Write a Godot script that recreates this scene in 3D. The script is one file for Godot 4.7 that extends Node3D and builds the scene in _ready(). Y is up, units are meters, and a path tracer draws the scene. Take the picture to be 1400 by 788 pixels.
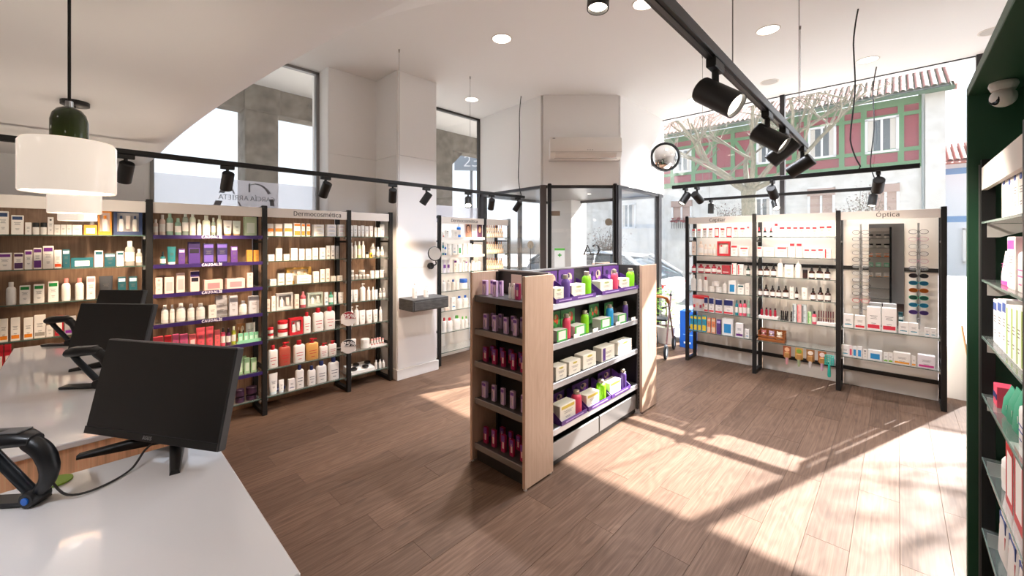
extends Node3D
# A corner pharmacy. World axes follow the room: the shelf wall lies at x = -4.9, the shop front at z = -6.54, y is up.

var taken = {}
var mats = {}
var kit = {}
var tex = {}
var rng = RandomNumberGenerator.new()
const CEIL = 3.58
const ORD = ["first", "second", "third", "fourth", "fifth", "sixth", "seventh", "eighth", "ninth", "tenth", "eleventh", "twelfth", "thirteenth", "fourteenth", "fifteenth", "sixteenth", "seventeenth", "eighteenth", "nineteenth", "twentieth"]

const STYLES = {
	"nav": ["c", "f1e9de", "2f4468", "t", "white carton with navy top"],
	"wht": ["c", "f0e8de", "b9b0a6", "n", "plain white carton"],
	"jbk": ["j", "f0e8de", "1c1a19", "n", "white jar with black lid"],
	"wdk": ["c", "f0e8de", "2b2726", "e", "white carton with black emblem"],
	"orp": ["c", "f0952a", "f2ece2", "p", "orange carton with white panel"],
	"bgy": ["b", "a9a7a3", "8f8d8a", "n", "grey bottle"],
	"gor": ["g", "f0951f", "cfcac2", "n", "orange gift box with window"],
	"gnv": ["g", "273a63", "b9b4b4", "n", "navy gift box with window"],
	"pur": ["c", "f2eae0", "6d2380", "t", "white carton with purple top"],
	"pud": ["c", "f2eae0", "4b2452", "d", "white carton with purple bands"],
	"pu2": ["c", "f2eae0", "6a2c7c", "d", "white carton with two purple bands"],
	"oro": ["c", "f2eae0", "e8531c", "b", "white carton with orange foot"],
	"tea": ["c", "17535c", "e6efee", "t", "teal carton"],
	"tew": ["c", "1d5f68", "dfe9e8", "p", "wide teal box"],
	"tet": ["c", "f2eee6", "17535c", "t", "white carton with teal top"],
	"tew2": ["c", "f4f0ea", "2aa0b5", "s", "white carton with turquoise stripe"],
	"bcl": ["b", "d9d6ce", "f2efe8", "n", "clear bottle with white cap"],
	"bwh": ["b", "f2ece3", "e9e3da", "n", "white bottle"],
	"grn": ["c", "f4eee4", "1d8a3c", "t", "white carton with green top"],
	"bpk": ["b", "f4eee6", "ec8f86", "n", "white bottle with pink cap"],
	"pkt": ["c", "f6ece6", "efa0a4", "t", "white carton with pink top"],
	"tdk": ["t", "3a3c40", "22242a", "n", "charcoal tube"],
	"orb": ["c", "f3ede2", "f08a1e", "b", "white carton with orange stripe"],
	"wgy": ["c", "efe9df", "a59d92", "b", "white carton with grey foot"],
	"red": ["c", "c21f2e", "f3e9e0", "p", "red carton"],
	"gyp": ["c", "b9b6b5", "8c2a9c", "b", "grey carton with purple foot"],
	"brs": ["b", "e6cfc0", "e9e4dc", "n", "pale rose bottle"],
	"bgn": ["b", "8fb09a", "9fbfa8", "n", "green bottle"],
	"bcg": ["b", "b9cdbd", "dfe6dc", "n", "clear green bottle"],
	"bpg": ["b", "dfe6cf", "e9ecdc", "n", "pale green bottle"],
	"bwg": ["b", "eef0e6", "dfe4d6", "n", "small white bottle"],
	"tbr": ["t", "f3ede4", "b98f62", "n", "white tube with tan cap"],
	"tgn": ["t", "dfe8da", "c2a27a", "n", "pale green tube with tan cap"],
	"cgn": ["c", "b7c8a4", "dfe6d2", "p", "sage green carton"],
	"dte": ["d", "1f6f73", "15282c", "n", "teal dropper bottle"],
	"tte": ["t", "1f7d82", "e8efec", "n", "teal tube"],
	"vio": ["c", "5d3a86", "cbb7de", "t", "violet carton"],
	"vid": ["x", "4a2f7a", "2b1b4d", "n", "violet display box"],
	"nvv": ["c", "2a2350", "6a55a8", "d", "dark violet carton"],
	"amb": ["c", "d9983f", "e0a95a", "n", "amber carton"],
	"pnk": ["c", "f0cfc6", "d99f98", "e", "pale pink carton"],
	"pnw": ["c", "f0cfc6", "e6b0ac", "p", "pale pink carton with picture"],
	"pnd": ["x", "f2d6cf", "3a2a66", "n", "pink display box"],
	"pnl": ["c", "f0cdc4", "cf8f92", "p", "wide pale pink carton"],
	"slv": ["b", "dcd8d4", "eeeae6", "n", "silver white bottle"],
	"bxs": ["c", "cfccd0", "b9b6bd", "n", "silver carton"],
	"rdc": ["c", "e8505c", "f3c2c2", "p", "coral red carton"],
	"rdd": ["c", "d8303c", "ef8f8f", "b", "bright red carton"],
	"mgc": ["c", "d65a86", "f0c3d2", "b", "magenta pink carton"],
	"rdw": ["c", "e06468", "f4d9d4", "p", "coral carton with window"],
	"tco": ["t", "ea5b66", "ee7a80", "n", "coral tube"],
	"cor": ["c", "ee6a6c", "f6cfc8", "n", "coral carton"],
	"bpr": ["b", "ea5a72", "2b2a2a", "n", "pink bottle"],
	"bpl": ["b", "5b2247", "1e1420", "n", "plum bottle"],
	"byg": ["b", "b5b83a", "dfe6c2", "n", "yellow green bottle"],
	"crd": ["k", "b87a4a", "f1e4d6", "n", "picture card"],
	"crw": ["k", "e6e2dc", "b9b4ae", "n", "white printed card"],
	"crf": ["k", "c98c74", "e7dfe2", "n", "portrait card"],
	"cr2": ["k", "54304e", "c98c74", "n", "dark portrait card"],
	"min": ["c", "8fd6ae", "d9f2e2", "p", "mint carton"],
	"mgr": ["c", "a9cf9c", "dcead0", "p", "light green carton"],
	"jpl": ["j", "4a2a45", "3a2038", "n", "dark plum jar"],
	"ora": ["c", "f4eee4", "f08a2c", "m", "white carton with orange stripe"],
	"orw": ["c", "f4ece0", "ee7d22", "d", "white carton with orange bands"],
	"sty": ["c", "f3eee6", "dfc63c", "s", "flat carton with yellow stripe"],
	"stb": ["c", "f3eee6", "5a86c8", "s", "flat carton with blue stripe"],
	"stm": ["c", "f3eee6", "c23a6a", "s", "flat carton with magenta stripe"],
	"wgl": ["c", "f2ece2", "8f8a84", "s", "white carton with grey print"],
	"wbl": ["c", "f2eee8", "3f8fc0", "s", "white carton with blue stripe"],
	"gry": ["c", "9a9691", "d9d5cf", "n", "grey carton"],
	"wgo": ["c", "f3ede2", "b9a27c", "s", "white carton with gold print"],
	"gol": ["g", "b08a3f", "e9e0cc", "n", "gold gift box"],
	"pch": ["c", "f1ddcb", "d9a88c", "s", "peach carton"],
	"gsv": ["g", "d5d1cc", "b4b0ae", "n", "silver gift box"],
	"brd": ["b", "b8545c", "c77a7c", "n", "rose red bottle"],
	"ggn": ["g", "b9c4b4", "dfe2d8", "n", "grey green gift box"],
	"wte": ["c", "f4f0ea", "2191a6", "s", "white carton with teal stripe"],
	"bge": ["b", "5fa98a", "3f7f66", "n", "green bottle"],
	"tcr": ["t", "f1e6d6", "e6d9c6", "n", "cream tube"],
	"jrd": ["j", "f1e6de", "c81f2c", "n", "small white jar with red lid"],
	"jrw": ["j", "f4eee6", "c81f2c", "n", "white tub with red lid"],
	"grd": ["g", "c81f2c", "f1e8e0", "n", "red gift box with window"],
	"frd": ["f", "f4efe7", "c81f2c", "n", "white bottle with red cap"],
	"prb": ["p", "b5513f", "c81f2c", "n", "terracotta bottle with red pump"],
	"pam": ["p", "dfa45a", "c81f2c", "n", "amber bottle with red pump"],
	"prw": ["p", "f2eae0", "c81f2c", "n", "white bottle with red pump"],
	"twl": ["t", "f4efe8", "dfe8ea", "n", "white tube"],
	"wrl": ["c", "f0e9e6", "8a86a8", "s", "white carton with lilac print"],
	"fnv": ["f", "f4efe8", "1e2f66", "n", "white bottle with navy cap"],
	"twh": ["t", "f2ece4", "ece5dc", "n", "white tube"],
	"bgl": ["b", "cfe0a8", "f2efe6", "n", "lime labelled bottle"],
	"yel": ["c", "f1c81e", "2b2726", "p", "yellow carton"],
	"jgl": ["j", "cfcabf", "dcd8cf", "n", "small glass jar"],
	"jwh": ["j", "f3ede5", "efe8df", "n", "white jar"],
	"pwh": ["q", "f3ede5", "efe8df", "n", "white pump bottle"],
	"bpb": ["b", "ecaaa0", "1e1c1c", "n", "pink bottle with black cap"],
	"bbl": ["b", "1f6fc4", "f0ece6", "n", "blue bottle"],
	"bte": ["b", "1f8a94", "176a74", "n", "turquoise bottle"],
	"wgr": ["c", "f2eee6", "3f9a6a", "p", "white carton with green panel"],
	"puw": ["c", "f1eaf0", "7a3f94", "m", "white carton with purple stripe"],
	"pdk": ["q", "f1e6da", "1e1c1c", "n", "cream bottle with black pump"],
	"bwb": ["b", "f3eee6", "2a5fb4", "n", "white bottle with blue cap"],
	"jbw": ["j", "f3eee6", "2a5fb4", "n", "white tub with blue lid"],
	"bwr": ["b", "f3eee6", "c8303c", "n", "white bottle with red cap"],
	"bwl": ["b", "f3eee6", "5fb04a", "n", "white bottle with green cap"],
	"pea": ["b", "f0cfa8", "9a5a3c", "n", "peach bottle with brown cap"],
	"wrt": ["c", "f4eee6", "d82a3a", "t", "white carton with red top"],
	"rdf": ["c", "f4eee6", "d0202e", "f", "red framed white carton"],
	"bcr": ["b", "f1dfcc", "ecd6c0", "n", "cream bottle"],
	"brr": ["b", "a3202e", "8c1a28", "n", "dark red bottle"],
	"rdk": ["c", "b0303a", "f1dfd6", "s", "dark red carton"],
	"wrd": ["c", "f4eee6", "d0202e", "l", "white carton with red stripe"],
	"ddg": ["d", "1f3a2c", "141a16", "n", "dark green dropper bottle"],
	"bwc": ["c", "f1f0ec", "2f8fc8", "p", "white carton with blue panel"],
	"nvr": ["x", "f1ece6", "22306e", "r", "navy and white carton"],
	"byl": ["c", "1f9ab8", "f0cf3a", "d", "turquoise and yellow carton"],
	"oca": ["c", "ef8a5a", "f3d2b0", "d", "orange carton"],
	"wpu": ["c", "f3eeea", "6a2c7c", "b", "white carton with purple foot"],
	"drd": ["d", "1c1a1a", "d82a3a", "n", "black dropper bottle with red collar"],
	"dbr": ["d", "3a1c14", "141212", "n", "dark brown dropper bottle"],
	"jdk": ["j", "3a1f1a", "181414", "n", "dark brown jar"],
	"bss": ["c", "cfd8d6", "3a3a44", "l", "toothbrush blister pack"],
	"bsr": ["c", "f0b4b0", "d84a54", "l", "pink toothbrush pack"],
	"bsg": ["c", "bfe0a8", "5fb04a", "l", "green toothbrush pack"],
	"wrb": ["c", "f4f0ea", "d8303c", "b", "white carton with red foot"],
	"dsp": ["c", "f2ede8", "d8384a", "b", "tall white display carton with red foot"],
	"pkw": ["c", "f2e4e2", "d84a62", "p", "white and pink carton"],
	"gwb": ["c", "f2f0ea", "7fc04a", "b", "white carton with green foot"],
	"oow": ["c", "f4eee4", "f0a030", "b", "white carton with orange foot"],
	"mgw": ["c", "f4eef0", "d23a8c", "b", "white carton with magenta foot"],
	"lil": ["c", "d9b9dc", "7a4aa4", "t", "lilac lipstick carton"],
	"mag": ["c", "b8245c", "7a3f94", "u", "magenta lipstick carton"],
	"bsl": ["b", "f0e8e4", "e9e0dc", "n", "slim white tube"],
	"cst": ["k", "f0dcd2", "cfa89c", "n", "pale tester card"],
	"kbl": ["c", "efe8df", "2f4a9c", "e", "white carton with blue emblem"],
	"tpk": ["t", "f3e9e4", "d8489c", "n", "white tube with magenta top"],
	"pkc": ["c", "f4e9e4", "e0409c", "t", "white carton with magenta top"],
	"bpw": ["f", "f4ece6", "e0409c", "n", "white bottle with pink cap"],
	"kpb": ["c", "f2eef0", "3f5fae", "t", "white carton with blue top"],
	"kgl": ["c", "f2f0e6", "a4c83c", "l", "white carton with lime stripe"],
	"pnv": ["c", "f0506c", "22306e", "m", "pink and navy carton"],
	"pgr": ["y", "3f9a7a", "e6efe8", "n", "green pouch"],
	"ptb": ["f", "f4f0ea", "22489c", "n", "white bottle with blue cap"],
	"hbl": ["k", "1f5fb8", "e6eaf0", "n", "blue blister card"],
	"krd": ["c", "f2ece4", "c82a30", "f", "red and white carton"],
	"kbg": ["y", "d9d4cc", "c8302c", "n", "white bag with red and blue print"],
	"ccr": ["c", "efe6d0", "a8b070", "e", "cream tea carton"],
	"cck": ["c", "efe9d9", "c8b84a", "e", "off white tea carton"],
	"ccp": ["c", "efe9d9", "5a3a86", "l", "off white tea carton with purple edge"],
	"ccy": ["c", "efe8d6", "d9c04a", "t", "cream carton with yellow top"],
	"cgf": ["c", "ecece0", "4fae4a", "f", "green framed carton"],
	"bpu": ["h", "5a3f86", "8a7a6a", "n", "purple flask"],
	"blm": ["h", "7ec814", "8a7a5a", "n", "lime green flask"],
	"bpn": ["h", "e04a66", "8a7a6a", "n", "pink flask"],
	"bbu": ["h", "1f8fc8", "8a7a6a", "n", "blue flask"],
	"hdp": ["k", "5f357e", "e8c3a4", "n", "purple picture header"],
	"hdg": ["k", "4a9a4e", "e8703a", "n", "green picture header"],
}

const LAMP_E = 9.5

func _ready():
	# ---- camera
	var cam = Camera3D.new()
	cam.name = "camera"
	add_child(cam)
	cam.position = Vector3(0, 1.62, 0)
	cam.rotation.y = deg_to_rad(43.5)
	cam.projection = Camera3D.PROJECTION_FRUSTUM
	cam.near = 0.05
	cam.far = 300.0
	cam.size = 788.0 / 555.0 * cam.near
	cam.frustum_offset = Vector2(0, -66.0 / 555.0 * cam.near)
	cam.current = true
	# ---- sky, exposure
	var we = WorldEnvironment.new()
	we.name = "environment"
	var env = Environment.new()
	env.background_mode = Environment.BG_SKY
	var sky = Sky.new()
	var sm = ProceduralSkyMaterial.new()
	sm.sky_top_color = Color("c6dbf4")
	sm.sky_horizon_color = Color("eef4fb")
	sm.sky_curve = 0.18
	sm.ground_bottom_color = Color("a8a49e")
	sm.ground_horizon_color = Color("dcdcdc")
	sm.sky_energy_multiplier = 1.05
	sm.ground_energy_multiplier = 0.6
	sm.sun_angle_max = 60.0
	sm.sun_curve = 0.3
	sky.sky_material = sm
	env.sky = sky
	env.tonemap_mode = Environment.TONE_MAPPER_LINEAR
	env.tonemap_exposure = 1.65
	env.sdfgi_enabled = true
	env.ssao_enabled = true
	env.ssil_enabled = true
	we.environment = env
	add_child(we)
	# ---- sun, read from the shadows of the shop front posts and its head
	var sun = DirectionalLight3D.new()
	sun.name = "sun"
	sun.light_energy = 6.9
	sun.light_color = Color("fffdfa")
	sun.light_angular_distance = 0.6
	sun.shadow_enabled = true
	add_child(sun)
	var el = deg_to_rad(38.2)
	var flat = Vector3(-0.826, 0, 2.328).normalized()
	sun.look_at_from_position(Vector3.ZERO, flat * cos(el) + Vector3.DOWN * sin(el), Vector3.UP)
	# ---- shared looks
	rng.seed = 7
	mats.bulb = glow("fff0dc", 5.0)
	mats.panel = glow("fff6ea", 3.0)
	mats.opal = glow("fff0e0", 0.36)
	mats.opal.roughness = 0.12
	mats.opal_in = glow("fff8f0", 0.8)
	mats.green_gloss = mat("33401c", 0.06)
	mats.wall = mat("f5f3f1", 0.7)
	mats.ceil = mat("f4f2f0", 0.85)
	mats.pane = glass("f2f8f6", 0.03)
	mats.quartz = mat("eae5e2", 0.06)
	var film = StandardMaterial3D.new()
	film.albedo_color = Color("eceaf2")
	film.roughness = 0.8
	film.backlight_enabled = true
	film.backlight = Color("f6f4fa")
	film.transparency = BaseMaterial3D.TRANSPARENCY_ALPHA
	film.albedo_color.a = 0.42
	mats.film = film
	for i in 3: tex["floor%d" % i] = wood_image(Color("564134"), Color("7a6353"), Color("46372e"), 21 + i)
	tex.oak = wood_image(Color("80624c"), Color("a8886c"), Color("6a4f3c"), 5)
	tex.beech = wood_image(Color("c4a48c"), Color("d4b79f"), Color("b8977e"), 8)
	mats.oak = tex_mat(tex.oak, Vector3(1.6, 0.4, 1.6), Vector3(0.3, 0.1, 0.2), 0.5)
	mats.walnut = tex_mat(tex.oak, Vector3(2.2, 0.5, 2.2), Vector3(0.1, 0.2, 0.4), 0.5, Color(1.7, 1.65, 1.6))
	mats.beech = tex_mat(tex.beech, Vector3(2.4, 0.35, 2.4), Vector3(0.2, 0.5, 0.3), 0.45)
	mats.crate = tex_mat(tex.beech, Vector3(3, 3, 3), Vector3.ZERO, 0.6, Color("c88a4c"))
	mats.slate = tex_mat(noise_tex(Color("3c3a38"), Color("5c5956"), 0.02, 4), Vector3(2, 6, 2), Vector3.ZERO, 0.5)
	mats.concrete = tex_mat(noise_tex(Color("5e564d"), Color("938a7e"), 0.012, 6, 512, 5), Vector3(0.6, 0.6, 0.6), Vector3.ZERO, 0.9)
	mats.paving = tex_mat(noise_tex(Color("86827c"), Color("a19c96"), 0.03, 9), Vector3(0.5, 0.5, 0.5), Vector3.ZERO, 0.9, Color.WHITE, true)
	mats.render = tex_mat(noise_tex(Color("d9d2c8"), Color("eee9e2"), 0.01, 12, 512), Vector3(0.3, 0.3, 0.3), Vector3.ZERO, 0.9)
	mats.bark = tex_mat(noise_tex(Color("5c5a4a"), Color("8f8878"), 0.04, 15), Vector3(2, 1, 2), Vector3.ZERO, 0.9)
	mats.tile = tex_mat(noise_tex(Color("8a5248"), Color("b8847a"), 0.05, 18), Vector3(0.9, 0.9, 0.9), Vector3.ZERO, 0.85)
	mats.green = mat("1d4a31", 0.5)
	make_kit()
	# ---- the place, large things first
	build_room()
	build_outside()
	build_bays()
	build_gondola()
	build_counters()
	build_cabinet()
	build_lamps()
	build_small()

func build_lamps():
	var n = 1
	for e in [[-2.795, -2.801], [-4.307, -3.723], [-1.522, -3.199], [-0.875, -4.395], [-0.235, -5.873], [-2.049, -5.866]]:
		downlight(e[0], e[1], "lit round ceiling downlight, %s" % ["over the gondola", "in front of the second window", "beside the longest spot track at top edge", "left of the hanging black cable", "nearest the green cabinet", "beside the lobby wall and mirror"][n - 1], true)
		n += 1
	# unseen fill lights added in the low ceiling to brighten the counter side
	for e in [[-1.3, 0.75, "above the nearest counter, behind the view"], [-2.6, 1.25, "above the long counter, behind the view"], [-3.7, 1.3, "near the shelf wall, behind the view"], [-0.1, 0.7, "directly behind the view"], [0.0, -0.9, "beside the track, above the view"]]:
		downlight(e[0], e[1], "unseen added fill light in the low ceiling %s" % e[2], true, 2.28)
	downlight(-1.15, -5.852, "unlit grey ceiling disc between two downlights", false)
	downlight(0.653, -5.863, "unlit grey ceiling disc above the green cabinet", false)
	var y = 2.205
	track(Vector3(-3.72, y, 0.9), Vector3(-3.72, y, -4.16), "long black light track in front of the shelf wall", [Vector3(-3.72, y, -2.232), Vector3(-3.72, y, -3.19)], [Vector3(-3.72, y, -4.1)])
	track(Vector3(-0.42, y, -0.6), Vector3(-0.42, y, -3.12), "black light track running to upper edge of picture", [Vector3(-0.42, y, -1.57), Vector3(-0.42, y, -2.9)], [])
	track(Vector3(-1.82, y, -4.52), Vector3(0.13, y, -4.52), "black light track before the shop front, higher in view", [Vector3(-1.5, y, -4.52), Vector3(-0.645, y, -4.52)], [Vector3(-0.24, y, -4.52)])
	track(Vector3(-2.03, y, -6.18), Vector3(-0.15, y, -6.18), "black light track against the shop front glass", [Vector3(-1.96, y, -6.18)], [Vector3(-0.17, y, -6.18)])
	var k = 0
	for e in [[-0.19, Vector3(-0.55, -0.8, 0.1)], [-0.755, Vector3(-0.55, -0.8, 0.0)], [-1.49, Vector3(-0.55, -0.8, 0.1)], [-2.159, Vector3(-0.5, -0.8, -0.25)], [-2.566, Vector3(-0.3, -0.9, 0.5)], [-3.158, Vector3(0.55, -0.7, 0.45)], [-3.544, Vector3(-0.5, -0.8, -0.3)], [-4.035, Vector3(-0.55, -0.8, 0.2)]]:
		spot(Vector3(-3.72, y - 0.017, e[0]), e[1], [1.5, 1.5, 1.5, 1.1, 0.6, 1.2, 1.1, 1.0][k], "black spotlight, %s from left on the long shelf-wall track" % ORD[k], "ffe2c4")
		k += 1
	k = 0
	for e in [[-1.383, Vector3(0.8, -0.6, 0.1)], [-2.095, Vector3(0.8, -0.6, 0.0)], [-2.466, Vector3(-0.75, -0.65, 0.1)], [-3.018, Vector3(-0.8, -0.5, -0.1)]]:
		spot(Vector3(-0.42, y - 0.017, e[0]), e[1], 1.2, "black spotlight, %s from top on the track at upper edge" % ORD[k])
		k += 1
	k = 0
	for e in [[-1.679, Vector3(-0.3, -0.7, 0.4)], [-1.556, Vector3(0.2, -0.55, -0.85)], [-0.864, Vector3(0.05, -0.55, -0.85)], [-0.113, Vector3(-0.1, -0.55, -0.85)]]:
		spot(Vector3(e[0], y - 0.017, -4.52), e[1], 0.7, "black spotlight, %s from left on track before shop front" % ORD[k], "ffe9d2")
		k += 1
	k = 0
	for e in [[-1.936, Vector3(0, -1, 0.1)], [-1.149, Vector3(0.3, -0.7, 0.6)], [-0.203, Vector3(-0.1, -0.9, 0.3)]]:
		spot(Vector3(e[0], y - 0.017, -6.18), e[1], 0.8, "black spotlight, %s from left on track against the glass" % ORD[k])
		k += 1
	spot(Vector3(-0.8, 2.66, -1.31), Vector3(0, -1, 0.1), 0.8, "black ceiling spotlight cropped by the top edge")
	pendant(-1.523, 0.026, 1.739, 0.954, "nearest opal pendant lamp with green cap and white drum")
	pendant(-2.85, 0.03, 1.745, 1.0, "middle opal pendant lamp hidden behind the nearest one")
	pendant(-3.95, 0.03, 1.745, 1.0, "farthest opal pendant lamp near the shelf wall")

# ---------------------------------------------------------------- naming
func numbered(n):
	if not taken.has(n):
		taken[n] = 0
		return n
	taken[n] += 1
	return "%s_%03d" % [n, taken[n]]

func tag(o, label, category, group = "", kind = ""):
	if label: o.set_meta("label", label)
	if category: o.set_meta("category", category)
	if group: o.set_meta("group", group)
	if kind: o.set_meta("kind", kind)
	return o

func thing(called, label, category, at = Vector3.ZERO, turn = 0.0, group = ""):
	var o = Node3D.new()
	o.name = numbered(called)
	add_child(o)
	o.position = at
	o.rotation.y = turn
	return tag(o, label, category, group)

func part(called, mesh, m, parent, at = Vector3.ZERO, rot = Vector3.ZERO, scl = Vector3.ONE):
	var o = MeshInstance3D.new()
	o.name = called
	o.mesh = mesh
	o.material_override = m
	parent.add_child(o, true)
	o.position = at
	o.rotation = rot
	o.scale = scl
	return o

func single(called, mesh, m, label, category, at = Vector3.ZERO, turn = 0.0, group = ""):
	var o = part(numbered(called), mesh, m, self, at, Vector3(0, turn, 0))
	return tag(o, label, category, group)

func struct(called, mesh, m, at = Vector3.ZERO, parent = self):
	var o = part(called, mesh, m, parent, at)
	if parent == self: o.set_meta("kind", "structure")
	return o

# ---------------------------------------------------------------- materials
func mat(hex, rough = 0.55, metal = 0.0, extra = ""):
	var key = "%s|%s|%s|%s" % [hex, rough, metal, extra]
	if mats.has(key): return mats[key]
	var m = StandardMaterial3D.new()
	m.albedo_color = Color(hex)
	m.roughness = rough
	m.metallic = metal
	mats[key] = m
	return m

func glass(hex, alpha, rough = 0.02):
	var key = "glass%s%s%s" % [hex, alpha, rough]
	if mats.has(key): return mats[key]
	var m = StandardMaterial3D.new()
	m.transparency = BaseMaterial3D.TRANSPARENCY_ALPHA
	var c = Color(hex)
	c.a = alpha
	m.albedo_color = c
	m.roughness = rough
	mats[key] = m
	return m

func glow(hex, energy):
	var m = StandardMaterial3D.new()
	m.albedo_color = Color(hex)
	m.emission_enabled = true
	m.emission = Color(hex)
	m.emission_energy_multiplier = energy
	return m

func wood_image(a, b, c, seed_, fine = 1.0):
	var n = FastNoiseLite.new()
	n.noise_type = FastNoiseLite.TYPE_SIMPLEX
	n.seed = seed_
	n.frequency = 1.0
	n.fractal_octaves = 2
	var w = 192
	var h = 640
	var im = Image.create(w, h, false, Image.FORMAT_RGB8)
	for j in h:
		var v = float(j) / h
		for i in w:
			var u = float(i) / w
			var bend = n.get_noise_2d(u * 2.0 + 9.0, v * 3.0) * 0.8
			var ring = 0.5 + 0.5 * sin((u * 5.0 + bend * 2.2) * TAU)
			var fibre = n.get_noise_2d(u * 90.0 * fine, v * 9.0)
			var streak = n.get_noise_2d(u * 22.0 + 40.0, v * 2.2)
			var t = clampf(0.42 + 0.22 * (ring - 0.5) + 0.26 * streak + 0.2 * fibre, 0.0, 1.0)
			var col = a.lerp(b, t)
			var knot = n.get_noise_2d(u * 3.0 + 70.0, v * 5.0 + 30.0)
			if knot > 0.7: col = col.lerp(c, clampf((knot - 0.7) * 2.5, 0.0, 0.4))
			im.set_pixel(i, j, col)
	im.generate_mipmaps()
	return ImageTexture.create_from_image(im)

func tex_mat(t, scale, offset, rough, tint = Color.WHITE, world = false):
	var m = StandardMaterial3D.new()
	m.albedo_texture = t
	m.albedo_color = tint
	m.uv1_triplanar = true
	m.uv1_world_triplanar = world
	m.uv1_scale = scale
	m.uv1_offset = offset
	m.uv1_triplanar_sharpness = 8.0
	m.roughness = rough
	return m

func noise_tex(c0, c1, freq, seed_, size = 256, oct_ = 4):
	var n = FastNoiseLite.new()
	n.seed = seed_
	n.frequency = freq
	n.fractal_octaves = oct_
	var g = Gradient.new()
	g.set_color(0, c0)
	g.set_color(1, c1)
	var t = NoiseTexture2D.new()
	t.width = size
	t.height = size
	t.seamless = true
	t.noise = n
	t.color_ramp = g
	return t

# ---------------------------------------------------------------- mesh tools
func st_new():
	var st = SurfaceTool.new()
	st.begin(Mesh.PRIMITIVE_TRIANGLES)
	return st

func tri(st, a, b, c, out):
	var n = (a - c).cross(a - b)
	if n.length_squared() < 1e-16: return
	st.add_vertex(a)
	if n.dot(out) >= 0.0:
		st.add_vertex(b)
		st.add_vertex(c)
	else:
		st.add_vertex(c)
		st.add_vertex(b)

func quad(st, a, b, c, d, out):
	tri(st, a, b, c, out)
	tri(st, a, c, d, out)

func done(st):
	st.generate_normals()
	return st.commit()

func add_box(st, c, s, bev = 0.0, bas = Basis.IDENTITY):
	st.set_smooth_group(-1)
	var h = s * 0.5
	var b = minf(bev, minf(h.x, minf(h.y, h.z)) * 0.9)
	var P = func(v): return c + bas * v
	if b <= 0.0:
		for ax in 3:
			var u = (ax + 1) % 3
			var w = (ax + 2) % 3
			for sg in [-1.0, 1.0]:
				var q = []
				for e in [[-1, -1], [1, -1], [1, 1], [-1, 1]]:
					var v = Vector3.ZERO
					v[ax] = sg * h[ax]
					v[u] = e[0] * h[u]
					v[w] = e[1] * h[w]
					q.append(P.call(v))
				var o = Vector3.ZERO
				o[ax] = sg
				quad(st, q[0], q[1], q[2], q[3], bas * o)
		return
	var V = func(sx, sy, sz, ax):
		var v = Vector3(sx * (h.x - b), sy * (h.y - b), sz * (h.z - b))
		v[ax] = [sx, sy, sz][ax] * h[ax]
		return P.call(v)
	for ax in 3:
		var u = (ax + 1) % 3
		var w = (ax + 2) % 3
		for sg in [-1.0, 1.0]:
			var q = []
			for e in [[-1.0, -1.0], [1.0, -1.0], [1.0, 1.0], [-1.0, 1.0]]:
				var s3 = [0.0, 0.0, 0.0]
				s3[ax] = sg
				s3[u] = e[0]
				s3[w] = e[1]
				q.append(V.call(s3[0], s3[1], s3[2], ax))
			var o = Vector3.ZERO
			o[ax] = sg
			quad(st, q[0], q[1], q[2], q[3], bas * o)
		for su in [-1.0, 1.0]:
			for sw in [-1.0, 1.0]:
				var lo = [0.0, 0.0, 0.0]
				var hi = [0.0, 0.0, 0.0]
				lo[ax] = -1.0
				hi[ax] = 1.0
				lo[u] = su
				hi[u] = su
				lo[w] = sw
				hi[w] = sw
				var o2 = Vector3.ZERO
				o2[u] = su
				o2[w] = sw
				quad(st, V.call(lo[0], lo[1], lo[2], u), V.call(hi[0], hi[1], hi[2], u), V.call(hi[0], hi[1], hi[2], w), V.call(lo[0], lo[1], lo[2], w), bas * o2)
	for sx in [-1.0, 1.0]:
		for sy in [-1.0, 1.0]:
			for sz in [-1.0, 1.0]:
				tri(st, V.call(sx, sy, sz, 0), V.call(sx, sy, sz, 1), V.call(sx, sy, sz, 2), bas * Vector3(sx, sy, sz))

func box(s, bev = 0.0):
	var key = "box%s%s" % [s, bev]
	if not kit.has(key):
		var st = st_new()
		add_box(st, Vector3.ZERO, s, bev)
		kit[key] = done(st)
	return kit[key]

func boxes(list, bev = 0.0):   # list of [centre, size]
	var st = st_new()
	for b in list: add_box(st, b[0], b[1], bev)
	return done(st)

func add_lathe(st, prof, seg = 20, base = Transform3D.IDENTITY, grp = 1):
	var g = grp
	for k in prof.size() - 1:
		var p = prof[k]
		var q = prof[k + 1]
		if k > 0:
			var d0 = (p - prof[k - 1]).normalized()
			var d1 = (q - p).normalized()
			if d0.dot(d1) < 0.8: g += 1
		st.set_smooth_group(g)
		for i in seg:
			var a0 = TAU * i / seg
			var a1 = TAU * (i + 1) / seg
			var r0 = Vector3(cos(a0), 0, sin(a0))
			var r1 = Vector3(cos(a1), 0, sin(a1))
			var dd = q - p
			var out = base.basis * ((r0 + r1) * 0.5 * dd.y - Vector3.UP * dd.x)
			quad(st, base * (r0 * p.x + Vector3.UP * p.y), base * (r1 * p.x + Vector3.UP * p.y), base * (r1 * q.x + Vector3.UP * q.y), base * (r0 * q.x + Vector3.UP * q.y), out)

func lathe(prof, seg = 20):
	var st = st_new()
	add_lathe(st, prof, seg)
	return done(st)

func V2(a):   # flat list -> profile
	var r = []
	for i in range(0, a.size(), 2): r.append(Vector2(a[i], a[i + 1]))
	return r

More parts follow.
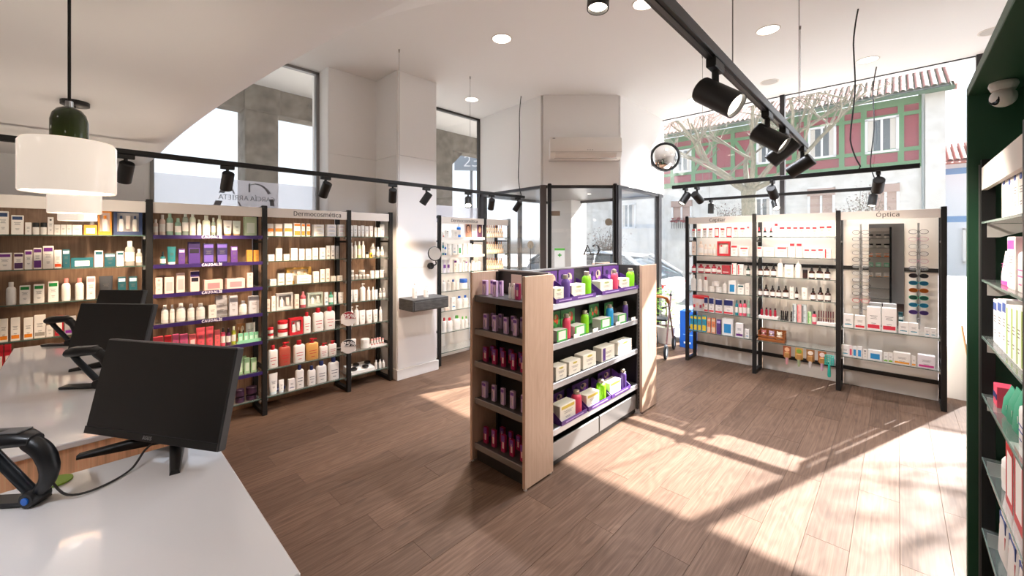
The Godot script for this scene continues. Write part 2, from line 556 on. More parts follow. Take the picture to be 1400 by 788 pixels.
func add_loft(st, rings, caps = true):
	var n = rings[0].size()
	st.set_smooth_group(1)
	for k in rings.size() - 1:
		var cen = Vector3.ZERO
		for p in rings[k]: cen += p
		for p in rings[k + 1]: cen += p
		cen /= 2.0 * n
		for i in n:
			var j = (i + 1) % n
			var a = rings[k][i]
			var b = rings[k][j]
			var c = rings[k + 1][j]
			var d = rings[k + 1][i]
			quad(st, a, b, c, d, (a + b + c + d) * 0.25 - cen)
	if caps:
		st.set_smooth_group(-1)
		for e in [0, rings.size() - 1]:
			var cen = Vector3.ZERO
			for p in rings[e]: cen += p
			cen /= n
			var o = Vector3.ZERO
			for p in rings[1 if e == 0 else e - 1]: o += p
			o = cen - o / n
			for i in n: tri(st, cen, rings[e][i], rings[e][(i + 1) % n], o)

func add_tube(st, pts, rad, seg = 8, caps = true):   # rad: number or array
	var rings = []
	var up = Vector3.UP
	for i in pts.size():
		var d = (pts[mini(i + 1, pts.size() - 1)] - pts[maxi(i - 1, 0)]).normalized()
		if absf(d.dot(up)) > 0.95: up = Vector3.RIGHT if absf(d.x) < 0.9 else Vector3.FORWARD
		var s = d.cross(up).normalized()
		var t = s.cross(d).normalized()
		up = t
		var r = rad[i] if rad is Array else rad
		var ring = []
		for k in seg: ring.append(pts[i] + (s * cos(TAU * k / seg) + t * sin(TAU * k / seg)) * r)
		rings.append(ring)
	add_loft(st, rings, caps)

func tube(pts, rad, seg = 8):
	var st = st_new()
	add_tube(st, pts, rad, seg)
	return done(st)

func smooth_path(ctrl, n):
	var c = Curve3D.new()
	for i in ctrl.size():
		var t = (ctrl[mini(i + 1, ctrl.size() - 1)] - ctrl[maxi(i - 1, 0)]) / 6.0
		c.add_point(ctrl[i], -t, t)
	var r = []
	for i in n + 1: r.append(c.sample_baked(c.get_baked_length() * i / n, true))
	return r

func super_ring(hx, hz, y, pw, n, cx = 0.0, cz = 0.0):
	var r = []
	for i in n:
		var a = TAU * i / n
		r.append(Vector3(cx + hx * signf(cos(a)) * pow(absf(cos(a)), pw), y, cz + hz * signf(sin(a)) * pow(absf(sin(a)), pw)))
	return r

func extrude(poly, depth):   # poly in xy, centred on z
	var st = st_new()
	st.set_smooth_group(-1)
	var p = PackedVector2Array(poly)
	var idx = Geometry2D.triangulate_polygon(p)
	var h = depth * 0.5
	for i in range(0, idx.size(), 3):
		for s in [-1.0, 1.0]:
			tri(st, Vector3(p[idx[i]].x, p[idx[i]].y, s * h), Vector3(p[idx[i + 1]].x, p[idx[i + 1]].y, s * h), Vector3(p[idx[i + 2]].x, p[idx[i + 2]].y, s * h), Vector3(0, 0, s))
	var ccw = not Geometry2D.is_polygon_clockwise(p)
	for i in p.size():
		var a = p[i]
		var b = p[(i + 1) % p.size()]
		var d = b - a
		var o = Vector3(d.y, -d.x, 0) * (1.0 if ccw else -1.0)
		quad(st, Vector3(a.x, a.y, -h), Vector3(b.x, b.y, -h), Vector3(b.x, b.y, h), Vector3(a.x, a.y, h), o)
	return done(st)

func text(s, height, font = "Droid Sans", depth = 0.002, weight = 400):
	var key = "t%s%s%s%s" % [s, height, font, weight]
	if not kit.has(key):
		var f = SystemFont.new()
		f.font_names = PackedStringArray([font])
		f.font_weight = weight
		var t = TextMesh.new()
		t.text = s
		t.font = f
		t.font_size = 48
		t.pixel_size = height / 35.0
		t.depth = depth
		kit[key] = t
	return kit[key]

# ---------------------------------------------------------------- goods
func make_kit():
	var st = st_new()
	add_box(st, Vector3(0, 0.5, 0), Vector3.ONE, 0.025)
	kit.cbox = done(st)
	st = st_new()
	add_box(st, Vector3(0, 0.5, 0), Vector3.ONE)
	kit.ubox = done(st)
	kit.round_body = lathe(V2([0, 0, 0.46, 0, 0.5, 0.03, 0.5, 0.66, 0.47, 0.71, 0.38, 0.76, 0.2, 0.795, 0.0, 0.8]), 18)
	kit.cap = lathe(V2([0, 0.785, 0.5, 0.785, 0.5, 0.98, 0.46, 1, 0, 1]), 14)
	kit.label_band = lathe(V2([0.5, 0.18, 0.508, 0.18, 0.508, 0.55, 0.5, 0.55]), 18)
	st = st_new()
	var rings = []
	for e in [[0.47, 0.44, 0.0], [0.5, 0.5, 0.02], [0.5, 0.5, 0.7], [0.48, 0.48, 0.76], [0.38, 0.4, 0.8], [0.2, 0.26, 0.81]]:
		rings.append(super_ring(e[0], e[1], e[2], 0.45, 20))
	add_loft(st, rings)
	kit.flat_body = done(st)
	st = st_new()
	rings = []
	for e in [[0.4, 0.4, 0.13], [0.44, 0.4, 0.2], [0.48, 0.27, 0.6], [0.5, 0.1, 0.93], [0.5, 0.06, 1.0]]:
		rings.append(super_ring(e[0], e[1], e[2], 0.8, 18))
	add_loft(st, rings)
	kit.tube_body = done(st)
	kit.tube_cap = lathe(V2([0, 0, 0.38, 0, 0.4, 0.015, 0.4, 0.13, 0, 0.13]), 16)
	kit.jar_body = lathe(V2([0, 0, 0.44, 0, 0.49, 0.06, 0.49, 0.6, 0.45, 0.64, 0, 0.64]), 18)
	kit.jar_lid = lathe(V2([0, 0.62, 0.5, 0.62, 0.5, 0.95, 0.46, 1, 0, 1]), 18)
	kit.dropper_body = lathe(V2([0, 0, 0.47, 0, 0.5, 0.03, 0.5, 0.52, 0.42, 0.6, 0.2, 0.64, 0, 0.64]), 16)
	kit.dropper_top = lathe(V2([0, 0.63, 0.26, 0.63, 0.26, 0.76, 0.16, 0.77, 0.17, 0.93, 0.1, 1, 0, 1]), 12)
	kit.dropper_label = lathe(V2([0.5, 0.1, 0.51, 0.1, 0.51, 0.45, 0.5, 0.45]), 16)
	kit.flask_body = lathe(V2([0, 0, 0.46, 0, 0.5, 0.02, 0.5, 0.68, 0.46, 0.75, 0.34, 0.81, 0.26, 0.84, 0, 0.84]), 20)
	kit.flask_cap = lathe(V2([0, 0.84, 0.29, 0.84, 0.3, 0.98, 0.27, 1, 0, 1]), 16)
	st = st_new()
	var lp = []
	for i in 13: lp.append(Vector3(0.3 + 0.13 * cos(TAU * i / 12), 0.8 + 0.06 * sin(TAU * i / 12), 0.25))
	add_tube(st, lp, 0.025, 5, false)
	kit.flask_loop = done(st)
	st = st_new()
	add_lathe(st, V2([0, 0.78, 0.5, 0.78, 0.5, 0.85, 0.16, 0.86, 0.16, 0.93, 0.4, 0.935, 0.4, 0.99, 0.34, 1, 0, 1]), 12)
	add_box(st, Vector3(0.5, 0.962, 0), Vector3(0.9, 0.05, 0.3), 0.02)
	kit.pump = done(st)
	st = st_new()
	for l in [[0.62, 0.56], [0.56, 0.4], [0.5, 0.48], [0.3, 0.34], [0.24, 0.26]]:
		add_box(st, Vector3(0, l[0], 0.502), Vector3(l[1], 0.018, 0.008))
	kit.print_lines = done(st)
	st = st_new()
	for l in [[0.55, 0.62], [0.4, 0.56], [0.2, 0.3]]:
		add_box(st, Vector3(0, l[0], 0.503), Vector3(l[1], 0.03, 0.008))
	kit.print_bold = done(st)
	kit.emblem = lathe(V2([0, 0, 0.5, 0, 0.5, 1, 0, 1]), 14)
	st = st_new()
	rings = []
	for e in [[0.5, 0.3, 0.0], [0.48, 0.5, 0.12], [0.47, 0.4, 0.6], [0.5, 0.1, 0.92], [0.5, 0.04, 1.0]]:
		rings.append(super_ring(e[0], e[1], e[2], 0.7, 18))
	add_loft(st, rings)
	kit.pouch = done(st)
	st = st_new()
	for s in [-1, 1]:
		add_box(st, Vector3(s * 0.43, 0.5, 0.503), Vector3(0.14, 1.0, 0.01))
		add_box(st, Vector3(0, 0.5 + s * 0.44, 0.503), Vector3(0.72, 0.12, 0.01))
	kit.frame_print = done(st)
	st = st_new()
	for s in [-1, 1]:
		add_box(st, Vector3(s * 0.44, 0.5, 0.0), Vector3(0.12, 1.0, 1.0))
		add_box(st, Vector3(0, 0.5 + s * 0.43, 0.0), Vector3(0.76, 0.14, 1.0))
	add_box(st, Vector3(0, 0.5, -0.3), Vector3(0.78, 0.74, 0.38))
	kit.window_box = done(st)

func product(code, at, turn, w, h, label, group):
	var s = STYLES[code]
	var k = s[0]
	var body = mat(s[1], 0.5)
	var acc = mat(s[2], 0.45)
	var ink = mat("6f6a66", 0.7)
	var cat = {"c": "carton", "b": "bottle", "f": "bottle", "p": "bottle", "q": "bottle", "t": "tube", "j": "jar", "d": "bottle", "g": "gift box", "k": "card", "y": "pouch", "x": "display box", "h": "flask"}[k]
	var called = {"c": "carton", "b": "bottle", "f": "flat_bottle", "p": "pump_bottle", "q": "pump_bottle", "t": "cream_tube", "j": "cream_jar", "d": "dropper_bottle", "g": "gift_box", "k": "display_card", "y": "pouch", "x": "display_box", "h": "drinking_flask"}[k]
	var o = thing(called, label, cat, at, turn, group)
	var Z = Vector3.ZERO
	if k == "c" or k == "x":
		var d = clampf(w * 0.6, 0.02, 0.085)
		var S = Vector3(w, h, d)
		part("body", kit.cbox, body, o, Vector3(0, 0, -d / 2), Z, S)
		var plate = func(called2, m, x, y, pw, ph): part(called2, kit.ubox, m, o, Vector3(x * w, y * h, 0.0), Z, Vector3(pw * w, ph * h, 0.0012))
		var mode = s[3]
		if mode == "t": plate.call("top_band", acc, 0, 0.76, 0.82, 0.17)
		elif mode == "b": plate.call("foot_band", acc, 0, 0.08, 0.86, 0.16)
		elif mode == "m": plate.call("stripe", acc, 0, 0.36, 0.98, 0.26)
		elif mode == "s": plate.call("stripe", acc, 0, 0.2, 0.7, 0.07)
		elif mode == "p": plate.call("panel", acc, 0.0, 0.14, 0.66, 0.55)
		elif mode == "d":
			plate.call("top_band", acc, 0, 0.78, 0.9, 0.16)
			plate.call("lower_band", acc, 0, 0.06, 0.9, 0.34)
		elif mode == "l": plate.call("stripe", acc, -0.32, 0.04, 0.2, 0.9)
		elif mode == "u":
			plate.call("top_band", acc, 0, 0.6, 0.96, 0.38)
			plate.call("picture", mat("f0d2cf", 0.5), 0.08, 0.22, 0.42, 0.55)
		elif mode == "f": part("frame_print", kit.frame_print, acc, o, Vector3(0, 0, -d / 2), Z, S)
		elif mode == "e": part("emblem", kit.emblem, acc, o, Vector3(0, 0.84 * h, 0), Vector3(PI / 2, 0, 0), Vector3(w * 0.4, 0.001, minf(w * 0.4, h * 0.14)))
		elif mode == "r":
			plate.call("top_band", acc, 0, 0.6, 0.98, 0.38)
			plate.call("foot_band", mat("d8404c", 0.5), 0, 0.03, 0.98, 0.12)
		if k == "x" and mode != "r":
			part("header", kit.ubox, acc, o, Vector3(0, h * 0.72, 0.0), Z, Vector3(w, h * 0.26, 0.0012))
			part("opening", kit.ubox, mat("1c1626", 0.8), o, Vector3(0, h * 0.48, 0.0), Z, Vector3(w * 0.8, h * 0.2, 0.001))
		elif code == "lil":
			part("picture", kit.ubox, mat("ecd3dc", 0.5), o, Vector3(w * 0.06, h * 0.16, 0), Z, Vector3(w * 0.3, h * 0.5, 0.0014))
			part("picture_edge", kit.ubox, mat("6a4a86", 0.5), o, Vector3(-w * 0.16, h * 0.16, 0), Z, Vector3(w * 0.1, h * 0.46, 0.0014))
		elif w > 0.02 and mode != "f" and mode != "u": part("lettering", kit.print_lines, ink, o, Vector3(0, 0, -d / 2), Z, S)
	elif k == "b":
		var capw = w * 0.5
		part("body", kit.round_body, body if code != "bcl" and code != "bcg" else glass(s[1], 0.45), o, Vector3(0, 0, -w / 2), Z, Vector3(w, h, w))
		part("cap", kit.cap, acc, o, Vector3(0, 0, -w / 2), Z, Vector3(capw, h, capw))
		part("label_band", kit.label_band, mat("f1ebe2", 0.55) if code != "pea" else mat("f5e6d0", 0.5), o, Vector3(0, 0, -w / 2), Z, Vector3(w, h, w))
	elif k == "f" or k == "p":
		var d = w * 0.55
		part("body", kit.flat_body, body, o, Vector3(0, 0, -d / 2), Z, Vector3(w, h, d))
		part("cap" if k == "f" else "pump", kit.cap if k == "f" else kit.pump, acc, o, Vector3(0, 0, -d / 2), Z, Vector3(w * 0.42, h, w * 0.42))
		part("lettering", kit.print_bold, acc if code != "fnv" else mat("33384a", 0.6), o, Vector3(0, 0, -d / 2), Z, Vector3(w, h * 0.8, d))
	elif k == "q":
		part("body", kit.round_body, body, o, Vector3(0, 0, -w / 2), Z, Vector3(w, h, w))
		part("pump", kit.pump, acc, o, Vector3(0, 0, -w / 2), Z, Vector3(w * 0.45, h, w * 0.45))
	elif k == "t":
		var d = minf(w * 0.7, 0.045)
		part("body", kit.tube_body, body, o, Vector3(0, 0, -d / 2), Z, Vector3(w, h, d))
		part("cap", kit.tube_cap, acc, o, Vector3(0, 0, -d / 2), Z, Vector3(w, h, d * 1.1))
		part("lettering", kit.print_lines, ink if code != "tpk" else acc, o, Vector3(0, h * 0.12, -d / 2), Vector3(-0.06, 0, 0), Vector3(w * 0.8, h * 0.8, d * 0.86))
	elif k == "j":
		part("body", kit.jar_body, body if code != "jgl" else glass(s[1], 0.55), o, Vector3(0, 0, -w / 2), Z, Vector3(w, h, w))
		part("lid", kit.jar_lid, acc, o, Vector3(0, 0, -w / 2), Z, Vector3(w, h, w))
	elif k == "d":
		part("body", kit.dropper_body, mat(s[1], 0.15), o, Vector3(0, 0, -w / 2), Z, Vector3(w, h, w))
		part("dropper", kit.dropper_top, acc, o, Vector3(0, 0, -w / 2), Z, Vector3(w, h, w))
		part("label_band", kit.dropper_label, mat("f1e9e4", 0.55), o, Vector3(0, 0, -w / 2), Z, Vector3(w, h, w))
	elif k == "h":
		part("body", kit.flask_body, mat(s[1], 0.4), o, Vector3(0, 0, -w / 2), Z, Vector3(w, h, w))
		part("cap", kit.flask_cap, mat("a59a8a", 0.35, 0.3), o, Vector3(0, 0, -w / 2), Z, Vector3(w, h, w))
		part("carry_loop", kit.flask_loop, mat("d9d9d4", 0.5), o, Vector3(0, 0, -w / 2), Z, Vector3(w, h, w))
	elif k == "g":
		var d = 0.05
		part("frame", kit.window_box, body, o, Vector3(0, 0, -d / 2), Z, Vector3(w, h, d))
		part("lining", kit.ubox, acc, o, Vector3(0, h * 0.13, -d * 0.59), Z, Vector3(w * 0.77, h * 0.74, 0.001))
		var n = clampi(int(w / 0.05), 1, 3)
		for i in n:
			var x = (i - (n - 1) / 2.0) * w * 0.72 / n
			var b = part("sample", kit.round_body if i % 2 == 0 else kit.tube_body, mat(["f1ece6", "e9d9cf", "eee6dc"][i], 0.4), o, Vector3(x, h * 0.15, -0.012), Z, Vector3(minf(0.03, w * 0.5 / n), h * 0.6, 0.016))
			if i % 2 == 0: part("sample_cap", kit.cap, mat(s[1], 0.4), b, Z, Z, Vector3(0.5, 1, 0.5))
	elif k == "k":
		part("card", kit.ubox, body, o, Vector3(0, 0, -0.001), Z, Vector3(w, h, 0.002))
		if code == "crf" or code == "cr2":
			part("margin", kit.ubox, acc if code == "crf" else mat("8a6a94", 0.6), o, Vector3(-w * 0.42, 0, 0.0005), Z, Vector3(w * 0.14, h, 0.001))
			part("hair_print", kit.emblem, mat("3a2420", 0.7), o, Vector3(0.05 * w, h * 0.62, 0.0004), Vector3(PI / 2, 0, 0), Vector3(w * 0.62, 0.0006, h * 0.62))
			part("face_print", kit.emblem, mat("e0a888", 0.6), o, Vector3(0.05 * w, h * 0.58, 0.0008), Vector3(PI / 2, 0, 0), Vector3(w * 0.46, 0.0008, h * 0.5))
		elif code == "crw" or code == "cst":
			part("lettering", kit.print_lines, ink if code == "crw" else mat("b98f80", 0.6), o, Vector3(0, 0, 0), Z, Vector3(w, h, 0.002))
		elif code == "hbl":
			part("panel", kit.ubox, acc, o, Vector3(0, h * 0.18, 0.0), Z, Vector3(w * 0.7, h * 0.5, 0.002))
		else:
			part("picture", kit.emblem, acc, o, Vector3(w * 0.18, h * 0.68, 0.0), Vector3(PI / 2, 0, 0), Vector3(w * 0.36, 0.002, h * 0.36))
			for i in 7:
				var c = [mat("c9a2d8", 0.6), mat("2c1a48", 0.6), mat("a86ac0", 0.6)][i % 3] if code == "hdp" else [mat("2f6a34", 0.6), mat("c8e08a", 0.6), mat("d8503a", 0.6)][i % 3]
				if code == "crd": c = [mat("7a4426", 0.6), mat("e8c8a4", 0.6), mat("3a2418", 0.6)][i % 3]
				part("picture_patch", kit.emblem, c, o, Vector3(w * (-0.4 + 0.13 * i), h * (0.3 + 0.22 * ((i * 5) % 3)), 0.0), Vector3(PI / 2, 0, 0.0), Vector3(w * 0.16, 0.0016 + 0.0003 * i, h * 0.2))
	elif k == "y":
		var d = 0.05
		part("body", kit.pouch, body, o, Vector3(0, 0, -d / 2), Z, Vector3(w, h, d))
		part("print_band", kit.ubox, acc, o, Vector3(0, h * 0.3, -0.008), Z, Vector3(w * 0.7, h * 0.16, 0.004))
		if code == "kbg": part("second_band", kit.ubox, mat("22407a", 0.5), o, Vector3(0, h * 0.5, -0.008), Z, Vector3(w * 0.7, h * 0.16, 0.003))
	return o

func fill(bay, origin, turn, shelves, place, last = 6):
	var bas = Basis(Vector3.UP, turn)
	for i in shelves.size():
		var n = 0
		for it in ITEMS[bay][i]:
			var dy = it[4] if it.size() > 4 else 0.0
			var back = it[5] if it.size() > 5 else 0.0
			var which = "top" if i == 0 else ("bottom" if i == shelves.size() - 1 and i == last else ORD[i])
			var label = "%s, %s from left on %s shelf, %s" % [STYLES[it[0]][4], ORD[n] if n < ORD.size() else "last", which, place]
			if bay[0] == "R" and bay != "R2" and bay == "R3": label = label.replace("top shelf", "upper shelf").replace("second shelf", "lower shelf")
			n += 1
			product(it[0], origin + bas * Vector3(it[1], shelves[i] + dy + 0.0005, -0.05 - back), turn, it[2], it[3], label, "goods on the " + place)

# ---------------------------------------------------------------- shelving
func bay(called, label, origin, turn, width, shelves, opt):
	var t = thing(called, label, "shelving", origin, turn, "shelving bays")
	var black = mat("1f1e1d", 0.5, 0.2)
	var H = 1.935
	var dep = 0.3
	var posts = [width]
	if opt.has("first"): posts = [0.0, width]
	for x in posts:
		var st = st_new()
		add_box(st, Vector3(x, H / 2, -0.02), Vector3(0.04, H, 0.04), 0.002)
		add_box(st, Vector3(x, H / 2, -dep), Vector3(0.04, H, 0.04), 0.002)
		add_box(st, Vector3(x, 0.02, -dep / 2 - 0.01), Vector3(0.038, 0.04, dep - 0.04))
		for y in [H - 0.022, 1.6, 0.43]: add_box(st, Vector3(x, y, -dep / 2 - 0.01), Vector3(0.03, 0.02 if y < 1.9 else 0.03, dep - 0.04))
		part("upright_frame", done(st), black, t)
	var inner = width - 0.042
	var cx = width / 2
	var fas = part("sign_fascia", box(Vector3(inner, 0.085, 0.02), 0.001), mat("f3eae0", 0.5), t, Vector3(cx, 1.874, -0.022))
	if opt.has("sign"):
		part("lettering", text(opt.sign, 0.045), mat("3a3230", 0.6), fas, Vector3(opt.get("sx", 0.0), 0.0, 0.0115))
	part("back_panel", box(Vector3(inner, 1.855, 0.018)), opt.back, t, Vector3(cx, 0.93, -dep - 0.035))
	if opt.has("rails"):
		for y in opt.rails: part("rail", box(Vector3(inner, 0.04, 0.02)), black, t, Vector3(cx, y, -dep - 0.012))
	for i in shelves.size():
		var g = part("glass_shelf", box(Vector3(inner, 0.008, dep - 0.03)), glass("dfeee6", 0.1), t, Vector3(cx, shelves[i] - 0.004, -dep / 2 - 0.01))
		part("glass_edge", box(Vector3(inner, 0.0075, 0.003)), mat("4c6358", 0.2), g, Vector3(0, 0, (dep - 0.03) / 2 + 0.0016))
		if opt.has("strip") and i < 6:
			var sp = part("shelf_strip", box(Vector3(inner, 0.03, 0.004)), mat("34215e", 0.4), t, Vector3(cx, shelves[i] - 0.012, -0.001))
			if i < 4: part("lettering", text(opt.strip, 0.022, "Droid Sans", 0.002, 700), mat("efe9f4", 0.5), sp, Vector3(0.0, 0.0, 0.003))
		if opt.has("lip") and i < 2:
			part("shelf_lip", box(Vector3(inner, 0.035, 0.004)), mat("f5efe6", 0.4), t, Vector3(cx, shelves[i] - 0.018, -0.003))
		for x in [0.028, width - 0.028]: part("bracket", box(Vector3(0.012, 0.022, 0.05)), mat("b9bab8", 0.3, 0.8), t, Vector3(x, shelves[i] - 0.02, -0.05))
	return t

# ---------------------------------------------------------------- lamps
func aim(o, dir):   # turn local -y to dir
	var y = -dir.normalized()
	var x = y.cross(Vector3.FORWARD)
	if x.length() < 0.01: x = Vector3.RIGHT
	x = x.normalized()
	o.basis = Basis(x, y, x.cross(y).normalized())

func spot(at, dir, energy, label, tone = "fff4e8", size = 1.0, lit = true):
	var t = thing("spotlight", label, "spotlight", at, 0.0, "black track spotlights")
	var black = mat("191817", 0.45, 0.1)
	part("adapter", box(Vector3(0.03, 0.03, 0.09) * size, 0.003), black, t, Vector3(0, -0.015 * size, 0))
	part("stem", lathe(V2([0, 0, 0.011 * size, 0, 0.011 * size, 0.06 * size, 0, 0.06 * size]), 10), black, t, Vector3(0, -0.085 * size, 0))
	var head = part("housing", kit.get_or_add("spot_can%s" % size, lathe(V2([0, 0.06 * size, 0.036 * size, 0.06 * size, 0.04 * size, 0.055 * size, 0.04 * size, -0.08 * size, 0.036 * size, -0.08 * size, 0.033 * size, -0.06 * size]), 20)), black, t, Vector3(0, -0.11 * size, 0))
	aim(head, dir)
	part("lens", kit.get_or_add("spot_lens%s" % size, lathe(V2([0, -0.07 * size, 0.034 * size, -0.068 * size]), 16)), mats.bulb if lit else mat("2a2826", 0.2), head)
	if lit:
		var l = SpotLight3D.new()
		l.name = "spot_beam"
		l.light_energy = energy
		l.light_color = Color(tone)
		l.spot_angle = 34.0
		l.spot_angle_attenuation = 1.0
		l.light_size = 0.03 * size
		l.spot_range = 12.0
		l.spot_attenuation = 2.0
		l.shadow_enabled = true
		head.add_child(l)
		l.position = Vector3(0, -0.085 * size, 0)
		l.rotation = Vector3(-PI / 2, 0, 0)
	return t

func track(p, q, label, wires, cables):
	var d = q - p
	var t = thing("light_track", label, "light track", p, 0.0, "ceiling light tracks")
	var along_x = absf(d.x) > absf(d.z)
	var sz = Vector3(absf(d.x), 0.034, 0.036) if along_x else Vector3(0.036, 0.034, absf(d.z))
	part("rail", box(sz, 0.002), mat("1b1a1a", 0.4, 0.2), t, d / 2)
	var lip = Vector3(sz.x, 0.004, 0.012) if along_x else Vector3(0.012, 0.004, sz.z)
	part("groove", box(lip), mat("4a4a4a", 0.3, 0.6), t, d / 2 + Vector3(0, -0.019, 0))
	for w in wires:
		part("suspension_wire", tube([w - p, Vector3(w.x, CEIL, w.z) - p], 0.0022, 5), mat("8f8a86", 0.4, 0.5), t)
		part("ceiling_fixing", lathe(V2([0, 0, 0.006, 0, 0.008, 0.03, 0, 0.03]), 8), mat("9a948e", 0.4, 0.4), t, Vector3(w.x, CEIL - 0.03, w.z) - p)
	for c in cables:
		var b = Vector3(c.x, CEIL, c.z)
		part("power_cable", tube(smooth_path([c - p, c - p + Vector3(0.02, 0.02, 0.02), c - p + Vector3(-0.05, 0.25, 0.0), c - p + Vector3(-0.02, 0.7, 0.01), b - p + Vector3(-0.03, -0.25, 0), b - p], 24), 0.006, 6), mat("1a1919", 0.6), t)
	return t

func downlight(x, z, label, lit, y = CEIL):
	var t = thing("downlight" if lit else "ceiling_speaker", label, "downlight" if lit else "speaker", Vector3(x, y, z), 0.0, "recessed ceiling discs")
	part("trim_ring", lathe(V2([0.088, 0.0, 0.088, -0.004, 0.098, -0.006, 0.102, -0.002, 0.102, 0.0]), 28), mat("e9e2da", 0.5), t)
	part("diffuser" if lit else "grille", lathe(V2([0, -0.003, 0.09, -0.002]), 28), mats.panel if lit else mat("c6c0ba", 0.8), t)
	if lit:
		var l = SpotLight3D.new()
		l.name = "panel_light"
		l.light_size = 0.08
		l.spot_angle = (58.0 if x > -4.0 else 32.0) if y > 3.0 else 48.0
		l.spot_angle_attenuation = 1.0
		l.spot_range = 12.0
		l.spot_attenuation = 2.0
		l.light_energy = LAMP_E * ((1.0 if z > -4.3 else 0.5) if y > 3.0 else 0.16)
		l.light_color = Color("eef3ff")
		l.shadow_enabled = true
		t.add_child(l)
		l.position = Vector3(0, -0.012, 0)
		l.rotation = Vector3(-PI / 2, 0, 0)

func pendant(x, z, base_y, k, label):
	var t = thing("pendant_lamp", label, "pendant lamp", Vector3(x, base_y, z), 0.0, "opal pendant lamps above the counters")
	var S = func(a):
		var r = V2(a)
		for i in r.size(): r[i] *= k
		return r
	var up = 2.28 - base_y
	part("shade", lathe(S.call([0.087, 0.004, 0.089, 0.0, 0.091, 0.004, 0.091, 0.126, 0.086, 0.135, 0.04, 0.138, 0.0, 0.139]), 48), mats.opal, t)
	part("inner_diffuser", lathe(S.call([0, 0.012, 0.087, 0.008]), 40), mats.opal_in, t)
	part("cap", lathe(S.call([0.0, 0.138, 0.036, 0.138, 0.036, 0.19, 0.032, 0.208, 0.024, 0.22, 0.012, 0.227, 0.0, 0.228]), 32), mats.green_gloss, t)
	part("neck", lathe(S.call([0.0, 0.226, 0.008, 0.226, 0.008, 0.243, 0.0, 0.243]), 14), mat("cfd2d4", 0.15, 1.0), t)
	part("cord", tube([Vector3(0, 0.24 * k, 0), Vector3(0.002, (0.24 + up) / 2, 0), Vector3(0, up, 0)], 0.0032, 8), mat("151414", 0.6), t)
	part("canopy", lathe(V2([0, up - 0.022, 0.044, up - 0.022, 0.05, up - 0.019, 0.05, up, 0, up]), 28), mat("1a1918", 0.4), t)
	var l = OmniLight3D.new()
	l.name = "lamp_light"
	l.light_energy = 0.08
	l.light_color = Color("fff0de")
	l.light_size = 0.06
	l.omni_range = 10.0
	l.omni_attenuation = 2.0
	l.shadow_enabled = true
	t.add_child(l)
	l.position = Vector3(0, 0.06, 0)

# ---------------------------------------------------------------- room
func wall_between(called, p, q, y0, y1, thick, m, parent = self):
	var d = q - p
	var len_ = Vector2(d.x, d.z).length()
	var o = part(called, box(Vector3(len_, y1 - y0, thick)), m, parent, Vector3((p.x + q.x) / 2, (y0 + y1) / 2, (p.z + q.z) / 2), Vector3(0, atan2(-d.z, d.x), 0))
	if parent == self: o.set_meta("kind", "structure")
	return o

func build_floor():
	var slab = struct("floor", box(Vector3(7.4, 0.2, 9.3)), mat("4a3426", 0.7), Vector3(-1.3, -0.106, -2.0))
	var r = RandomNumberGenerator.new()
	r.seed = 11
	var variants = []
	for i in 3:
		for j in 4:
			var k = 0.94 + 0.035 * ((i * 4 + j) % 4)
			variants.append(tex_mat(tex["floor%d" % i], Vector3(2.5, 1.0, 0.385), Vector3([0.25, 0.75][j % 2], 0.3, [0.25, 0.75][j / 2]), 0.55, Color(k, k * 0.985, k * 0.965)))
			variants[-1].metallic_specular = 0.3
	var W = 0.19
	var L = 1.25
	var x = -4.93 + W / 2
	var row = 0
	while x < 1.4:
		var z = 0.7 + fmod(row * 0.47, 1.0) * L * 0.9
		while z > -6.5:
			var z0 = minf(z, 0.7)
			var z1 = maxf(z - L, -6.52)
			if z0 - z1 > 0.03 and not (x > 0.3 and z1 > -2.0):
				part("plank", box(Vector3(W - 0.0012, 0.006, z0 - z1 - 0.0012), 0.0006), variants[r.randi() % 12], slab, Vector3(x + 1.3, 0.106 - 0.003, (z0 + z1) / 2 + 2.0))
			z -= L
		x += W
		row += 1

func vault_y(f):
	var P = [[0.0, 2.28], [0.03, 2.283], [0.09, 2.325], [0.153, 2.417], [0.239, 2.571], [0.375, 2.849], [0.519, 3.109], [0.647, 3.278], [0.781, 3.42], [0.895, 3.52], [1.0, 3.582]]
	for i in P.size() - 1:
		if f <= P[i + 1][0]:
			var t = (f - P[i][0]) / (P[i + 1][0] - P[i][0])
			var m0 = (P[i + 1][1] - P[maxi(i - 1, 0)][1]) / maxf(P[i + 1][0] - P[maxi(i - 1, 0)][0], 1e-4) * (P[i + 1][0] - P[i][0])
			var e = mini(i + 2, P.size() - 1)
			var m1 = (P[e][1] - P[i][1]) / maxf(P[e][0] - P[i][0], 1e-4) * (P[i + 1][0] - P[i][0])
			return P[i][1] * (2 * t * t * t - 3 * t * t + 1) + m0 * (t * t * t - 2 * t * t + t) + P[i + 1][1] * (-2 * t * t * t + 3 * t * t) + m1 * (t * t * t - t * t)
	return 3.582

func vault_z(x):
	var d = minf(x, -0.6) + 4.8
	return -1.495 - 0.08 * d - 0.085 * d * maxf(d, 0.0)

func build_vault():
	var st = st_new()
	var nx = 36
	var nf = 40
	for lay in 2:
		st.set_smooth_group(1 + lay)
		var lift = lay * 0.04
		var grid = []
		for i in nx + 1:
			var x = lerpf(-4.93, 2.2, float(i) / nx)
			var col = [Vector3(x, 2.28 + lift, 2.5), Vector3(x, 2.28 + lift, 0.2)]
			for j in nf + 1:
				var f = float(j) / nf
				col.append(Vector3(x, minf(vault_y(f) + lift, 3.6), lerpf(-0.30, vault_z(x), f)))
			grid.append(col)
		for i in nx:
			for j in nf + 2:
				quad(st, grid[i][j], grid[i + 1][j], grid[i + 1][j + 1], grid[i][j + 1], Vector3(0, -1 if lay == 0 else 1, 0))
	return done(st)

